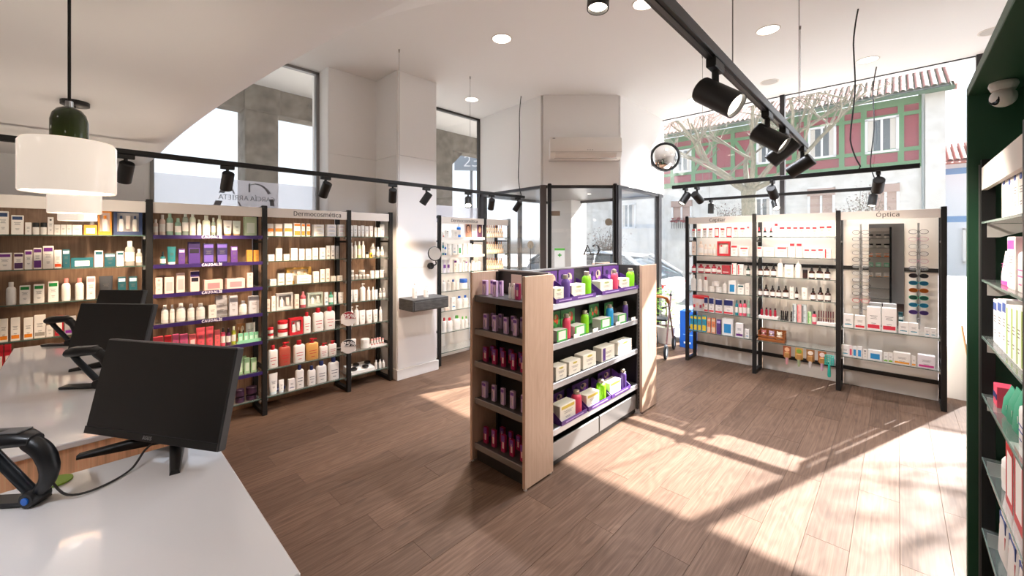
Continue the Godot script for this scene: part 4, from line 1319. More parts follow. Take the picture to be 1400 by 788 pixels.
func build_bays():
	var L = [1.655, 1.42, 1.187, 0.947, 0.69, 0.41, 0.155]
	var R = [1.655, 1.415, 1.182, 0.94, 0.675, 0.405]
	var wood = mats.oak
	var pale = mat("e9e2d8", 0.55)
	bay("shelving_bay", "leftmost wood-backed glass shelving bay behind the counters", Vector3(-4.22, 0, 0.44), PI / 2, 0.79, L, {"back": wood, "first": 1})
	bay("shelving_bay", "wood-backed shelving bay with purple shelf strips", Vector3(-4.22, 0, -0.35), PI / 2, 0.795, L, {"back": wood, "strip": "CAUDALÍE"})
	bay("shelving_bay", "wood-backed shelving bay under the wide Dermocosmética sign", Vector3(-4.22, 0, -1.145), PI / 2, 0.795, L, {"back": wood, "sign": "Dermocosmética", "sx": 0.08})
	bay("shelving_bay", "narrow wood-backed shelving bay beside the white column", Vector3(-4.22, 0, -1.94), PI / 2, 0.49, L, {"back": wood})
	bay("shelving_bay", "white-backed shelving bay behind the column with Dermocosmetica sign", Vector3(-4.235, 0, -3.13), PI / 2, 0.79, L, {"back": pale, "first": 1, "sign": "Dermocosmética", "sx": 0.02, "lip": 1})
	bay("shelving_bay", "narrow white-backed shelving bay next to the entrance lobby", Vector3(-4.235, 0, -3.92), PI / 2, 0.495, L, {"back": pale})
	bay("shelving_bay", "shelving bay under the Capilar sign", Vector3(-2.05, 0, -5.57), 0.0, 0.795, R, {"back": pale, "first": 1, "sign": "Capilar", "sx": -0.02, "rails": [1.31, 0.19]})
	bay("shelving_bay", "shelving bay without sign between Capilar and Óptica", Vector3(-1.255, 0, -5.57), 0.0, 0.795, R, {"back": pale, "rails": [1.31, 0.19]})
	var op = bay("shelving_bay", "shelving bay under the Óptica sign with a tall mirror", Vector3(-0.46, 0, -5.57), 0.0, 0.78, [0.684, 0.373], {"back": pale, "sign": "Óptica", "sx": 0.0, "rails": [1.31, 0.19]})
	part("mirror", box(Vector3(0.275, 1.1, 0.006)), mat("f2f4f4", 0.01, 1.0), op, Vector3(0.375, 1.24, -0.28))
	# stand behind the viewpoint, seen only in the tall mirror
	bay("shelving_bay", "shelving bay seen only as a reflection in the tall mirror", Vector3(-0.12, 0, 1.9), PI, 0.795, L, {"back": pale, "first": 1})
	for i in 5:
		for k in 4:
			product(["jbk", "jbk", "orw", "min", "oow"][i], Vector3(-0.19 - 0.15 * k, L[i] + 0.0005, 1.95), PI, 0.1, 0.1, "%s, %s from post on %s shelf inside the mirror reflection" % [["white jar", "white jar", "orange carton", "mint carton", "orange footed carton"][i], ORD[k], "top" if i == 0 else ORD[i]], "goods reflected in the mirror")
	for e in [["L1", Vector3(-4.22, 0, 0.44), "leftmost bay"], ["L2", Vector3(-4.22, 0, -0.35), "purple-strip bay"], ["L3", Vector3(-4.22, 0, -1.145), "Dermocosmética bay"], ["L4", Vector3(-4.22, 0, -1.94), "narrow bay by column"], ["S1", Vector3(-4.235, 0, -3.13), "bay behind column"], ["S2", Vector3(-4.235, 0, -3.92), "bay by lobby"]]:
		fill(e[0], e[1], PI / 2, L, e[2])
	fill("R1", Vector3(-2.05, 0, -5.57), 0.0, R, "Capilar bay", 5)
	fill("R2", Vector3(-1.255, 0, -5.57), 0.0, R, "unsigned right bay", 5)
	fill("R3", Vector3(-0.46, 0, -5.57), 0.0, [0.684, 0.373], "Óptica bay", 9)
	extras(L, R)

func badge(at, hex, label):
	var t = thing("discount_badge", label, "badge", at, deg_to_rad(60), "round discount badges")
	part("disc", lathe(V2([0, 0, 0.075, 0, 0.075, 0.003, 0, 0.003]), 36), mat("f1e8e0", 0.5), t, Vector3.ZERO, Vector3(PI / 2, 0, 0))
	var arc = []
	for i in 13: arc.append(Vector2(0.073 * cos(PI * i / 12), 0.073 * sin(PI * i / 12)))
	part("upper_half", extrude(arc, 0.002), mat(hex, 0.5), t, Vector3(0, 0.0, 0.0035))
	part("lettering", text("25%", 0.045, "Droid Sans", 0.002, 700), mat("f6f2ee", 0.5), t, Vector3(0.01, 0.026, 0.006))
	part("picture", boxes([[Vector3(-0.055, -0.005, 0.004), Vector3(0.035, 0.085, 0.003)], [Vector3(-0.055, 0.045, 0.004), Vector3(0.014, 0.016, 0.003)]]), mat("f4ece4", 0.5), t)
	part("clip_arm", box(Vector3(0.08, 0.004, 0.004)), mat("d9d4ce", 0.4), t, Vector3(-0.1, -0.01, -0.002))

func extras(L, R):
	badge(Vector3(-4.18, 0.79, -1.91), "9c1f2c", "round 25% badge with dark red upper half on post")
	badge(Vector3(-4.18, 0.5, -1.91), "1c1a1c", "round 25% badge with black upper half on post")
	# trays on the wood-backed bays
	var t = thing("product_tray", "white tray under the pink bottles, narrow bay by column", "tray", Vector3(-4.265, 0.41, -2.31), PI / 2)
	part("base", box(Vector3(0.19, 0.004, 0.1)), mat("f3ede5", 0.5), t, Vector3(-0.01, 0.003, -0.05))
	for e in [[Vector3(-0.01, 0.012, 0), Vector3(0.19, 0.022, 0.003)], [Vector3(-0.01, 0.012, -0.1), Vector3(0.19, 0.022, 0.003)]]: part("rim", box(e[1]), mat("f3ede5", 0.5), t, e[0])
	t = thing("compact_tray", "white sloping tray holding four black compacts, bottom shelf", "tray", Vector3(-4.27, 0.155, -2.12), PI / 2)
	part("base", extrude([Vector2(0, 0), Vector2(0.2, 0), Vector2(0.2, 0.06), Vector2(0, 0.03)], 0.27), mat("f1ece4", 0.5), t, Vector3(0, 0.001, 0), Vector3(0, PI / 2, 0))
	for i in 4:
		var c = thing("powder_compact", "round black powder compact, %s of four on white tray" % ORD[i], "compact", Vector3(-4.31 - 0.09 * (i % 2), 0.155 + 0.043 + 0.0135 * (i % 2), -2.03 - 0.066 * i), 0.0, "black compacts on the tray")
		c.rotation = Vector3(0, 0, -0.15)
		part("case", lathe(V2([0, 0, 0.032, 0, 0.035, 0.004, 0.035, 0.014, 0.03, 0.018, 0, 0.019]), 22), mat("1a1918", 0.2), c)
		part("seam", lathe(V2([0.0352, 0.008, 0.0356, 0.009, 0.0352, 0.01]), 22), mat("5a5754", 0.3), c)
	t = thing("mint_tray", "mint green card tray under mint cartons, purple-strip bay", "tray", Vector3(-4.248, 0.69, -1.03), PI / 2)
	part("base", box(Vector3(0.18, 0.002, 0.1)), mat("9fe0b8", 0.5), t, Vector3(0, 0.0015, -0.05))
	part("front_lip", box(Vector3(0.18, 0.03, 0.002)), mat("9fe0b8", 0.5), t, Vector3(0, 0.016, 0.005))
	t = thing("blue_tray", "dark blue glossy base under small tubes, Dermocosmética bay", "tray", Vector3(-4.25, 0.155, -1.31), PI / 2)
	part("base", box(Vector3(0.1, 0.03, 0.12), 0.003), mat("1f2f66", 0.25), t, Vector3(0, 0.0155, -0.17))
	part("print", box(Vector3(0.06, 0.006, 0.001)), mat("c9cfe4", 0.5), t, Vector3(0, 0.016, -0.1095))
	# clear drum with red lid, Capilar bay
	t = thing("bucket", "large clear bucket with red lid, fifth shelf, Capilar bay", "bucket", Vector3(-1.915, 0.675, -5.7), 0.0)
	part("wall", lathe(V2([0, 0, 0.075, 0, 0.08, 0.01, 0.085, 0.16, 0.08, 0.16]), 24), mat("ece2de", 0.3), t, Vector3.ZERO, Vector3.ZERO, Vector3(1.15, 1, 0.8))
	part("lid", lathe(V2([0, 0.16, 0.09, 0.16, 0.09, 0.19, 0.085, 0.197, 0, 0.197]), 24), mat("d8262e", 0.4), t, Vector3.ZERO, Vector3.ZERO, Vector3(1.15, 1, 0.8))
	for i in 4: part("print_patch", box(Vector3(0.024, 0.04, 0.002)), mat(["d8404c", "f0c8b0", "b03a5a", "d0605a"][i], 0.5), t, Vector3(-0.06 + 0.04 * i, 0.06 + 0.02 * (i % 2), 0.0665))
	# fifth shelf of the unsigned bay: lip colours, combs, red sticks
	t = thing("product_tray", "white tray of red lip colours, unsigned right bay", "tray", Vector3(-1.12, 0.675, -5.62), 0.0)
	part("base", box(Vector3(0.2, 0.03, 0.09), 0.002), mat("f1ebe4", 0.5), t, Vector3(0, 0.0155, -0.045))
	for i in 4:
		var c = single("lip_colour", kit.round_body, mat("b01f38", 0.3), "red lip colour, %s from left in white tray" % ORD[i], "lip colour", Vector3(-1.19 + 0.045 * i, 0.706, -5.65 - 0.02 * (i % 2)), 0.0, "lip colours in the tray")
		c.scale = Vector3(0.026, 0.095, 0.026)
		part("cap", kit.cap, mat("2a1a1c", 0.3), c, Vector3.ZERO, Vector3.ZERO, Vector3(0.7, 1, 0.7))
	for i in 2:
		t = thing("wire_basket", "small black wire basket of hair clips, %s of two" % ["left", "right"][i], "basket", Vector3(-0.96 + 0.1 * i, 0.675, -5.66), 0.0, "black wire baskets")
		var st = st_new()
		for k in 9:
			add_tube(st, [Vector3(-0.036 + 0.009 * k, 0.002, 0.02), Vector3(-0.04 + 0.01 * k, 0.09 + 0.012 * (k % 3), 0.024)], 0.0022, 5)
		add_box(st, Vector3(0, 0.004, 0), Vector3(0.08, 0.006, 0.05))
		add_box(st, Vector3(0, 0.05, 0.024), Vector3(0.084, 0.004, 0.004))
		part("wires", done(st), mat("161515", 0.5), t)
		for k in 4: part("hair_clip", box(Vector3(0.012, 0.1, 0.01), 0.002), mat(["201d1c", "3a2e2a"][k % 2], 0.4), t, Vector3(-0.027 + 0.018 * k, 0.062, 0.004), Vector3(0, 0, 0.1 - 0.06 * k))
	t = thing("product_tray", "white tray of dark red pencils, unsigned right bay", "tray", Vector3(-0.57, 0.675, -5.62), 0.0)
	part("base", box(Vector3(0.16, 0.03, 0.08), 0.002), mat("f1ebe4", 0.5), t, Vector3(0, 0.0155, -0.04))
	for i in 7:
		var c = single("cosmetic_pencil", box(Vector3(0.009, 0.12, 0.009), 0.002), mat("5a1420" if i % 2 == 0 else "7a2a34", 0.3), "dark red cosmetic pencil, %s from left in white tray" % ORD[i], "pencil", Vector3(-0.635 + 0.021 * i, 0.77, -5.655), 0.0, "pencils in the tray")
		part("band", box(Vector3(0.0095, 0.01, 0.0095)), mat("d9c8a4", 0.3, 0.6), c, Vector3(0, -0.02, 0))
	# wooden crate with three soft hair ties, hanging brushes
	t = thing("wooden_crate", "small wooden crate on lowest shelf, unsigned right bay", "crate", Vector3(-1.09, 0.405, -5.63), 0.0)
	var cw = mats.crate
	for e in [[Vector3(0, 0.006, -0.05), Vector3(0.27, 0.01, 0.11)], [Vector3(0, 0.022, 0.004), Vector3(0.27, 0.03, 0.008)], [Vector3(0, 0.056, 0.004), Vector3(0.27, 0.022, 0.008)], [Vector3(0, 0.07, -0.104), Vector3(0.27, 0.13, 0.008)], [Vector3(-0.131, 0.06, -0.05), Vector3(0.008, 0.11, 0.1)], [Vector3(0.131, 0.06, -0.05), Vector3(0.008, 0.11, 0.1)]]: part("board", box(e[1], 0.001), cw, t, e[0])
	for i in 3:
		var s = thing("soft_toy", "%s fluffy bear figure in the wooden crate" % ["dusty rose", "lilac", "cream"][i], "soft toy", Vector3(-1.17 + 0.08 * i, 0.417, -5.66), 0.0, "bear figures in the crate")
		var fur = mat(["b56f6a", "b9a0b4", "e6d8c0"][i], 0.9)
		part("body", lathe(V2([0, 0, 0.025, 0.002, 0.034, 0.03, 0.028, 0.06, 0.0, 0.07]), 16), fur, s)
		part("head", lathe(V2([0, 0.055, 0.02, 0.06, 0.03, 0.085, 0.02, 0.108, 0, 0.113]), 16), fur, s)
		for k in [-1, 1]: part("ear", lathe(V2([0, 0, 0.009, 0.004, 0.008, 0.014, 0, 0.017]), 10), fur, s, Vector3(k * 0.02, 0.1, 0))
		part("muzzle", lathe(V2([0, 0, 0.01, 0.003, 0, 0.008]), 10), mat("efe4d4", 0.8), s, Vector3(0, 0.08, 0.026), Vector3(PI / 2, 0, 0))
	var hb = [["d9a0a4", "pink"], ["a9b48a", "olive"], ["e4dcd6", "white"], ["dcb0c8", "lilac"]]
	for i in 4:
		var s = thing("hair_brush_pack", "%s hair brush hanging on brown card" % hb[i][1], "hair brush", Vector3([-0.925, -0.81, -0.705, -0.6][i], 0.2, -5.6), 0.0, "carded hair brushes")
		part("card", box(Vector3(0.075, 0.125, 0.004)), mat(["a0522e", "c89a4a", "9a6a3c", "a8622e"][i], 0.6), s, Vector3(0, 0.125, 0))
		part("card_picture", lathe(V2([0, 0, 0.024, 0, 0.024, 0.002, 0, 0.002]), 18), mat(["e8b48a", "7ea040", "efe0d0", "efd8d0"][i], 0.6), s, Vector3(0, 0.15, 0.002), Vector3(PI / 2, 0, 0))
		part("brush_head", box(Vector3(0.05, 0.07, 0.02), 0.008), mat("b9854a", 0.6), s, Vector3(0, 0.085, 0.012))
		part("brush_handle", tube([Vector3(0, 0.06, 0.012), Vector3(0, 0.0, 0.012), Vector3(0, -0.02, 0.012)], [0.016, 0.013, 0.01], 10), mat(hb[i][0], 0.5), s)
	var tb = thing("hair_brush", "turquoise vented hair brush hanging below the lowest shelf", "hair brush", Vector3(-0.535, 0.16, -5.56), 0.0)
	var st = st_new()
	for k in 5: add_box(st, Vector3(-0.034 + 0.017 * k, 0.155, 0), Vector3(0.009, 0.11 - 0.01 * absf(k - 2), 0.012), 0.002)
	for k in 5: add_box(st, Vector3(0, 0.105 + 0.025 * k, 0), Vector3(0.082, 0.007, 0.01), 0.001)
	part("vented_head", done(st), mat("2fb8a4", 0.4), tb)
	part("handle", tube([Vector3(0, 0.1, 0), Vector3(0, 0.05, 0), Vector3(0, -0.01, 0), Vector3(0, -0.03, 0)], [0.01, 0.014, 0.016, 0.012], 12), mat("2fb8a4", 0.4), tb)
	tb = thing("blister_pack", "clear blister pack hanging at right end, unsigned right bay", "blister pack", Vector3(-0.5 + 0.09 - 0.085, 0.24, -5.6), 0.0)
	tb.position.x = -0.515 + 0.02
	tb.position = Vector3(-0.512, 0.24, -5.64)
	part("card", box(Vector3(0.05, 0.12, 0.003)), mat("e6e2de", 0.5), tb, Vector3(0, 0.06, 0))
	part("blister", box(Vector3(0.042, 0.07, 0.02), 0.006), glass("f0f4f6", 0.35), tb, Vector3(0, 0.05, 0.012))
	part("contents", box(Vector3(0.03, 0.05, 0.01), 0.004), mat("6f9ac4", 0.4), tb, Vector3(0, 0.05, 0.01))
	# eyewear
	var side = ["left", "right"]
	for r in 2:
		var x = [-0.285, 0.155][r]
		t = thing("eyewear_rod", "%s metal eyewear rod beside the tall mirror" % side[r], "display rod", Vector3(x, 0.72, -5.78), 0.0, "eyewear rods")
		part("rod", lathe(V2([0, 0, 0.008, 0, 0.008, 1.07, 0, 1.07]), 12), mat("a9a8a6", 0.25, 0.8), t)
		part("clip_rail", box(Vector3(0.03, 0.9, 0.004)), mat("c2c0bd", 0.3, 0.6), t, Vector3(0, 0.5, -0.012))
		part("end_knob", lathe(V2([0, 0, 0.014, 0.006, 0.014, 0.018, 0, 0.024]), 12), mat("8f8d8b", 0.3, 0.7), t, Vector3(0, 0.09, 0.008))
		for i in 12:
			var y = 1.7 - 0.0735 * i
			var sun = r == 1 and i >= 6
			var c = ["2a2826", "3a3634", "8a8680", "5a5450"][i % 4]
			if r == 0 and i == 10: c = "c84a4a"
			if r == 1 and i in [1, 4]: c = "b07a8a"
			if sun: c = ["2a2428", "1f8a84", "a8622a", "2f9a6a", "3a9aa4", "5a3a7a"][i - 6]
			var lab = "%s, %s from top on %s eyewear rod" % ["%s sunglasses" % ["dark", "turquoise", "amber", "green", "blue green", "violet"][i - 6] if sun else ("red framed glasses" if c == "c84a4a" else "clear reading glasses"), ORD[i], side[r]]
			glasses(Vector3(x, y, -5.745), c, ["241f22", "1f4a64", "7a3f10", "1f4038", "1f5a78", "3a2a5a"][i - 6] if sun else "", lab)

func glasses(at, frame, lens, label):
	var t = thing("eyeglasses", label, "glasses", at, 0.0, "glasses on the eyewear rods")
	if not kit.has("rim"):
		var st = st_new()
		var pts = []
		for i in 17: pts.append(Vector3(0.031 * signf(cos(TAU * i / 16)) * pow(absf(cos(TAU * i / 16)), 0.8), 0.021 * sin(TAU * i / 16), 0))
		add_tube(st, pts, 0.0022, 5, false)
		kit.rim = done(st)
		kit.bridge = tube([Vector3(-0.008, 0.004, 0), Vector3(0, 0.008, 0.002), Vector3(0.008, 0.004, 0)], 0.002, 5)
		kit.temple = tube([Vector3(0, 0.006, 0), Vector3(0.002, 0.005, -0.03), Vector3(-0.004, -0.012, -0.05)], 0.0018, 5)
		kit.lens = lathe(V2([0, 0, 0.5, 0, 0.5, 1, 0, 1]), 20)
	var m = mat(frame, 0.3)
	for s in [-1, 1]:
		var r = part("rim", kit.rim, m, t, Vector3(s * 0.038, 0, 0))
		part("lens", kit.lens, mat(lens, 0.08) if lens else glass("e6eef0", 0.12), r, Vector3(0, 0, -0.0005), Vector3(PI / 2, 0, 0), Vector3(0.06, 0.001, 0.041))
		part("temple", kit.temple, m, t, Vector3(s * 0.069, 0, 0), Vector3.ZERO, Vector3(s, 1, 1))
	part("bridge", kit.bridge, m, t)

func build_small():
	# floating shelf with mirror on the column
	var t = thing("wall_shelf", "dark grey floating drawer shelf on the white column", "shelf", Vector3(-4.158, 0.82, -2.735), PI / 2)
	part("box", box(Vector3(0.49, 0.13, 0.29), 0.003), mats.slate, t, Vector3(0, 0.065, 0.145))
	part("drawer_front", box(Vector3(0.46, 0.095, 0.012), 0.002), mats.slate, t, Vector3(0, 0.06, 0.294))
	for i in 2:
		var b = thing("pump_bottle", "white pump bottle, %s of two on the floating shelf" % ["left and taller", "right and smaller"][i], "bottle", Vector3(-4.0 + 0.02 * i, 0.9505, [-2.6, -2.74][i]), PI / 2, "bottles on the floating shelf")
		part("body", kit.round_body, mat("f3ede5", 0.5), b, Vector3.ZERO, Vector3.ZERO, Vector3(0.055, 0.17 - 0.04 * i, 0.055))
		part("pump", kit.pump, mat("efe8df", 0.5), b, Vector3.ZERO, Vector3.ZERO, Vector3(0.028, 0.17 - 0.04 * i, 0.028))
		part("lettering", kit.print_lines, mat("8f8a86", 0.6), b, Vector3.ZERO, Vector3.ZERO, Vector3(0.03, 0.12, 0.055))
	t = thing("makeup_mirror", "round black-rimmed make-up mirror on arm above floating shelf", "mirror", Vector3(-4.158, 1.3, -2.92), PI / 2)
	part("wall_plate", lathe(V2([0, 0, 0.04, 0, 0.04, 0.03, 0.034, 0.036, 0, 0.036]), 20), mat("1b1a1a", 0.4), t, Vector3.ZERO, Vector3(PI / 2, 0, 0))
	part("arm", tube(smooth_path([Vector3(0, 0, 0.03), Vector3(0.03, 0.02, 0.08), Vector3(0.02, 0.06, 0.09)], 8), 0.008, 8), mat("1b1a1a", 0.4), t)
	var h = part("mirror_rim", lathe(V2([0.0, 0.0, 0.08, 0.0, 0.088, 0.006, 0.088, 0.014, 0.08, 0.02]), 32), mat("1b1a1a", 0.4), t, Vector3(0.0, 0.15, 0.09), Vector3(PI / 2 - 0.15, -0.2, 0))
	part("mirror_glass", lathe(V2([0, 0.0185, 0.081, 0.018]), 32), mat("f4f4f4", 0.02, 1.0), h)
	# rollator, plant, blue box, leaning board
	t = thing("rollator", "folding rollator walker standing behind the Capilar bay", "walker", Vector3(-2.46, 0, -5.68), deg_to_rad(12))
	var mt = mat("7d5a58", 0.35, 0.4)
	for s in [-1, 1]:
		part("side_frame", tube([Vector3(s * 0.13, 0.1, 0.3), Vector3(s * 0.13, 0.55, 0.08), Vector3(s * 0.13, 0.85, -0.08)], 0.012, 8), mt, t)
		part("side_frame", tube([Vector3(s * 0.13, 0.1, -0.3), Vector3(s * 0.13, 0.5, -0.05), Vector3(s * 0.13, 0.75, 0.12)], 0.012, 8), mt, t)
		part("grip", tube([Vector3(s * 0.13, 0.83, -0.05), Vector3(s * 0.13, 0.86, -0.2)], 0.018, 10), mat("1c1a1a", 0.6), t)
		for z in [0.3, -0.3]:
			var w = part("wheel", lathe(V2([0.05, -0.012, 0.088, -0.016, 0.1, -0.008, 0.1, 0.008, 0.088, 0.016, 0.05, 0.012]), 24), mat("23262a", 0.7), t, Vector3(s * 0.13, 0.1, z), Vector3(0, 0, PI / 2))
			part("hub", lathe(V2([0, -0.012, 0.052, -0.01, 0.052, 0.01, 0, 0.012]), 16), mat("a9b4ba", 0.4, 0.3), w)
	part("seat", box(Vector3(0.24, 0.03, 0.22), 0.01), mat("24272c", 0.6), t, Vector3(0, 0.5, 0.05))
	part("cross_bar", tube([Vector3(-0.13, 0.42, 0.1), Vector3(0.13, 0.42, 0.1)], 0.01, 8), mt, t)
	part("back_loop", tube(smooth_path([Vector3(-0.13, 0.75, 0.12), Vector3(-0.11, 0.82, 0.2), Vector3(0.0, 0.84, 0.25), Vector3(0.11, 0.82, 0.2), Vector3(0.13, 0.75, 0.12)], 16), 0.022, 8), mat("c8783c", 0.5), t)
	t = thing("potted_plant", "bushy green potted plant behind the gondola's far end", "plant", Vector3(-2.64, 0, -6.3))
	part("pot", lathe(V2([0, 0, 0.11, 0, 0.14, 0.24, 0.15, 0.26, 0.13, 0.26, 0.125, 0.22, 0, 0.22]), 24), mat("d9d4cc", 0.5), t)
	var st = st_new()
	var r = RandomNumberGenerator.new()
	r.seed = 5
	for i in 260:
		var a = r.randf() * TAU
		var y = 0.3 + r.randf() * 0.55
		var rad = 0.14 * sqrt(r.randf()) * (1.15 - absf(y - 0.55))
		leaf(st, Vector3(cos(a) * rad, y, sin(a) * rad), Vector3(cos(a), 0.6 * r.randf() - 0.1, sin(a)), 0.07, 0.035)
	part("foliage", done(st), leaf_mat("6f9a2c"), t).set_meta("kind", "stuff")
	part("stem", tube([Vector3(0, 0.2, 0), Vector3(0.01, 0.5, 0), Vector3(0, 0.7, 0.01)], [0.012, 0.01, 0.005], 7), mat("6a5a3a", 0.8), t)
	t = thing("blue_box", "bright blue printed cardboard box beside the shop front", "box", Vector3(-2.22, 0, -6.33), 0.04)
	part("body", box(Vector3(0.34, 0.55, 0.26), 0.004), mat("1f62c8", 0.45), t, Vector3(0, 0.276, 0))
	part("print_patch", box(Vector3(0.1, 0.03, 0.002)), mat("e9eef4", 0.5), t, Vector3(-0.06, 0.08, 0.131))
	part("print_patch", box(Vector3(0.14, 0.012, 0.002)), mat("7fb0e8", 0.5), t, Vector3(-0.05, 0.2, 0.131))
	t = thing("leaning_board", "pale trapezoid board with wooden edge leaning by the window", "board", Vector3(0.46, 0, -6.1), 0.0)
	part("sheet", extrude([Vector2(-0.14, 0), Vector2(0.1, 0), Vector2(0.02, 0.72), Vector2(-0.03, 0.74), Vector2(-0.06, 0.7)], 0.012), mat("e2ddd6", 0.5), t, Vector3.ZERO, Vector3(-0.12, 0, 0))
	part("wood_edge", tube([Vector3(0.105, 0.0, 0.006), Vector3(0.06, 0.4, -0.04), Vector3(0.02, 0.74, -0.085)], 0.008, 6), mat("b98a58", 0.6), t)

func leaf(st, p, d, l, w):
	st.set_smooth_group(-1)
	d = d.normalized()
	var s = d.cross(Vector3.UP).normalized() * w * 0.5
	var n = s.cross(d).normalized()
	tri(st, p, p + d * l * 0.5 + s, p + d * l - n * l * 0.1, Vector3.UP)
	tri(st, p, p + d * l * 0.5 - s, p + d * l - n * l * 0.1, Vector3.UP)

func leaf_mat(hex):
	var m = StandardMaterial3D.new()
	m.albedo_color = Color(hex)
	m.roughness = 0.6
	m.backlight_enabled = true
	m.backlight = Color(hex)
	return m

# ---------------------------------------------------------------- outside
func branch(st, tw, p, d, l, r, depth, rg):
	var n = 4
	var pts = [p]
	var rad = [r]
	var q = p
	var dd = d
	for i in n:
		dd = (dd + Vector3(rg.randf() - 0.5, rg.randf() * 0.5 - 0.12, rg.randf() - 0.5) * 0.5).normalized()
		q = q + dd * l / n
		pts.append(q)
		rad.append(lerpf(r, r * 0.62, float(i + 1) / n))
	add_tube(st if depth > 1 else tw, pts, rad, 6 if depth > 2 else 3, depth > 2)
	if depth <= 0: return
	var kids = 3
	for i in kids:
		var k = pts[rg.randi_range(2, n)]
		var sd = Vector3(rg.randf() - 0.5, rg.randf() * 0.6 - 0.1, rg.randf() - 0.5).normalized()
		branch(st, tw, k, (dd * 0.55 + sd).normalized(), l * (0.62 + 0.2 * rg.randf()), r * 0.55, depth - 1, rg)

func tree(at, h, seed_, limbs, label, depth = 4):
	var t = thing("bare_tree", label, "tree", at, 0.0, "bare street trees")
	var rg = RandomNumberGenerator.new()
	rg.seed = seed_
	part("trunk", tube([Vector3.ZERO, Vector3(0.02, h * 0.5, 0), Vector3(0, h, 0.02)], [0.17, 0.14, 0.15], 10), mats.bark, t)
	var st = st_new()
	var tw = st_new()
	for d in limbs: branch(st, tw, Vector3(0, h - 0.05, 0), d.normalized(), 1.45, 0.065, depth, rg)
	part("limbs", done(st), mats.bark, t)
	part("twigs", done(tw), mat("8f8478", 0.8), t).set_meta("kind", "stuff")

func shrub(at, r, seed_, label):
	var t = thing("dry_shrub", label, "shrub", at, 0.0, "dry shrubs by the house")
	var rg = RandomNumberGenerator.new()
	rg.seed = seed_
	var st = st_new()
	var lf = st_new()
	for i in 26:
		var d = Vector3(rg.randf() - 0.5, 0.5 + rg.randf(), rg.randf() - 0.5).normalized()
		var e = d * r * (0.6 + 0.6 * rg.randf())
		var m = e * 0.5 + Vector3(rg.randf() - 0.5, 0.1, rg.randf() - 0.5) * r * 0.2
		add_tube(st, [Vector3.ZERO, m, e], [0.02, 0.012, 0.005], 4, false)
		for k in 26:
			var p = m.lerp(e, rg.randf()) + Vector3(rg.randf() - 0.5, rg.randf() - 0.5, rg.randf() - 0.5) * r * 0.4
			leaf(lf, p, Vector3(rg.randf() - 0.5, rg.randf() - 0.5, rg.randf() - 0.5), 0.09, 0.06)
	part("stems", done(st), mats.bark, t)
	part("leaves", done(lf), mat("8a7466", 0.8), t).set_meta("kind", "stuff")

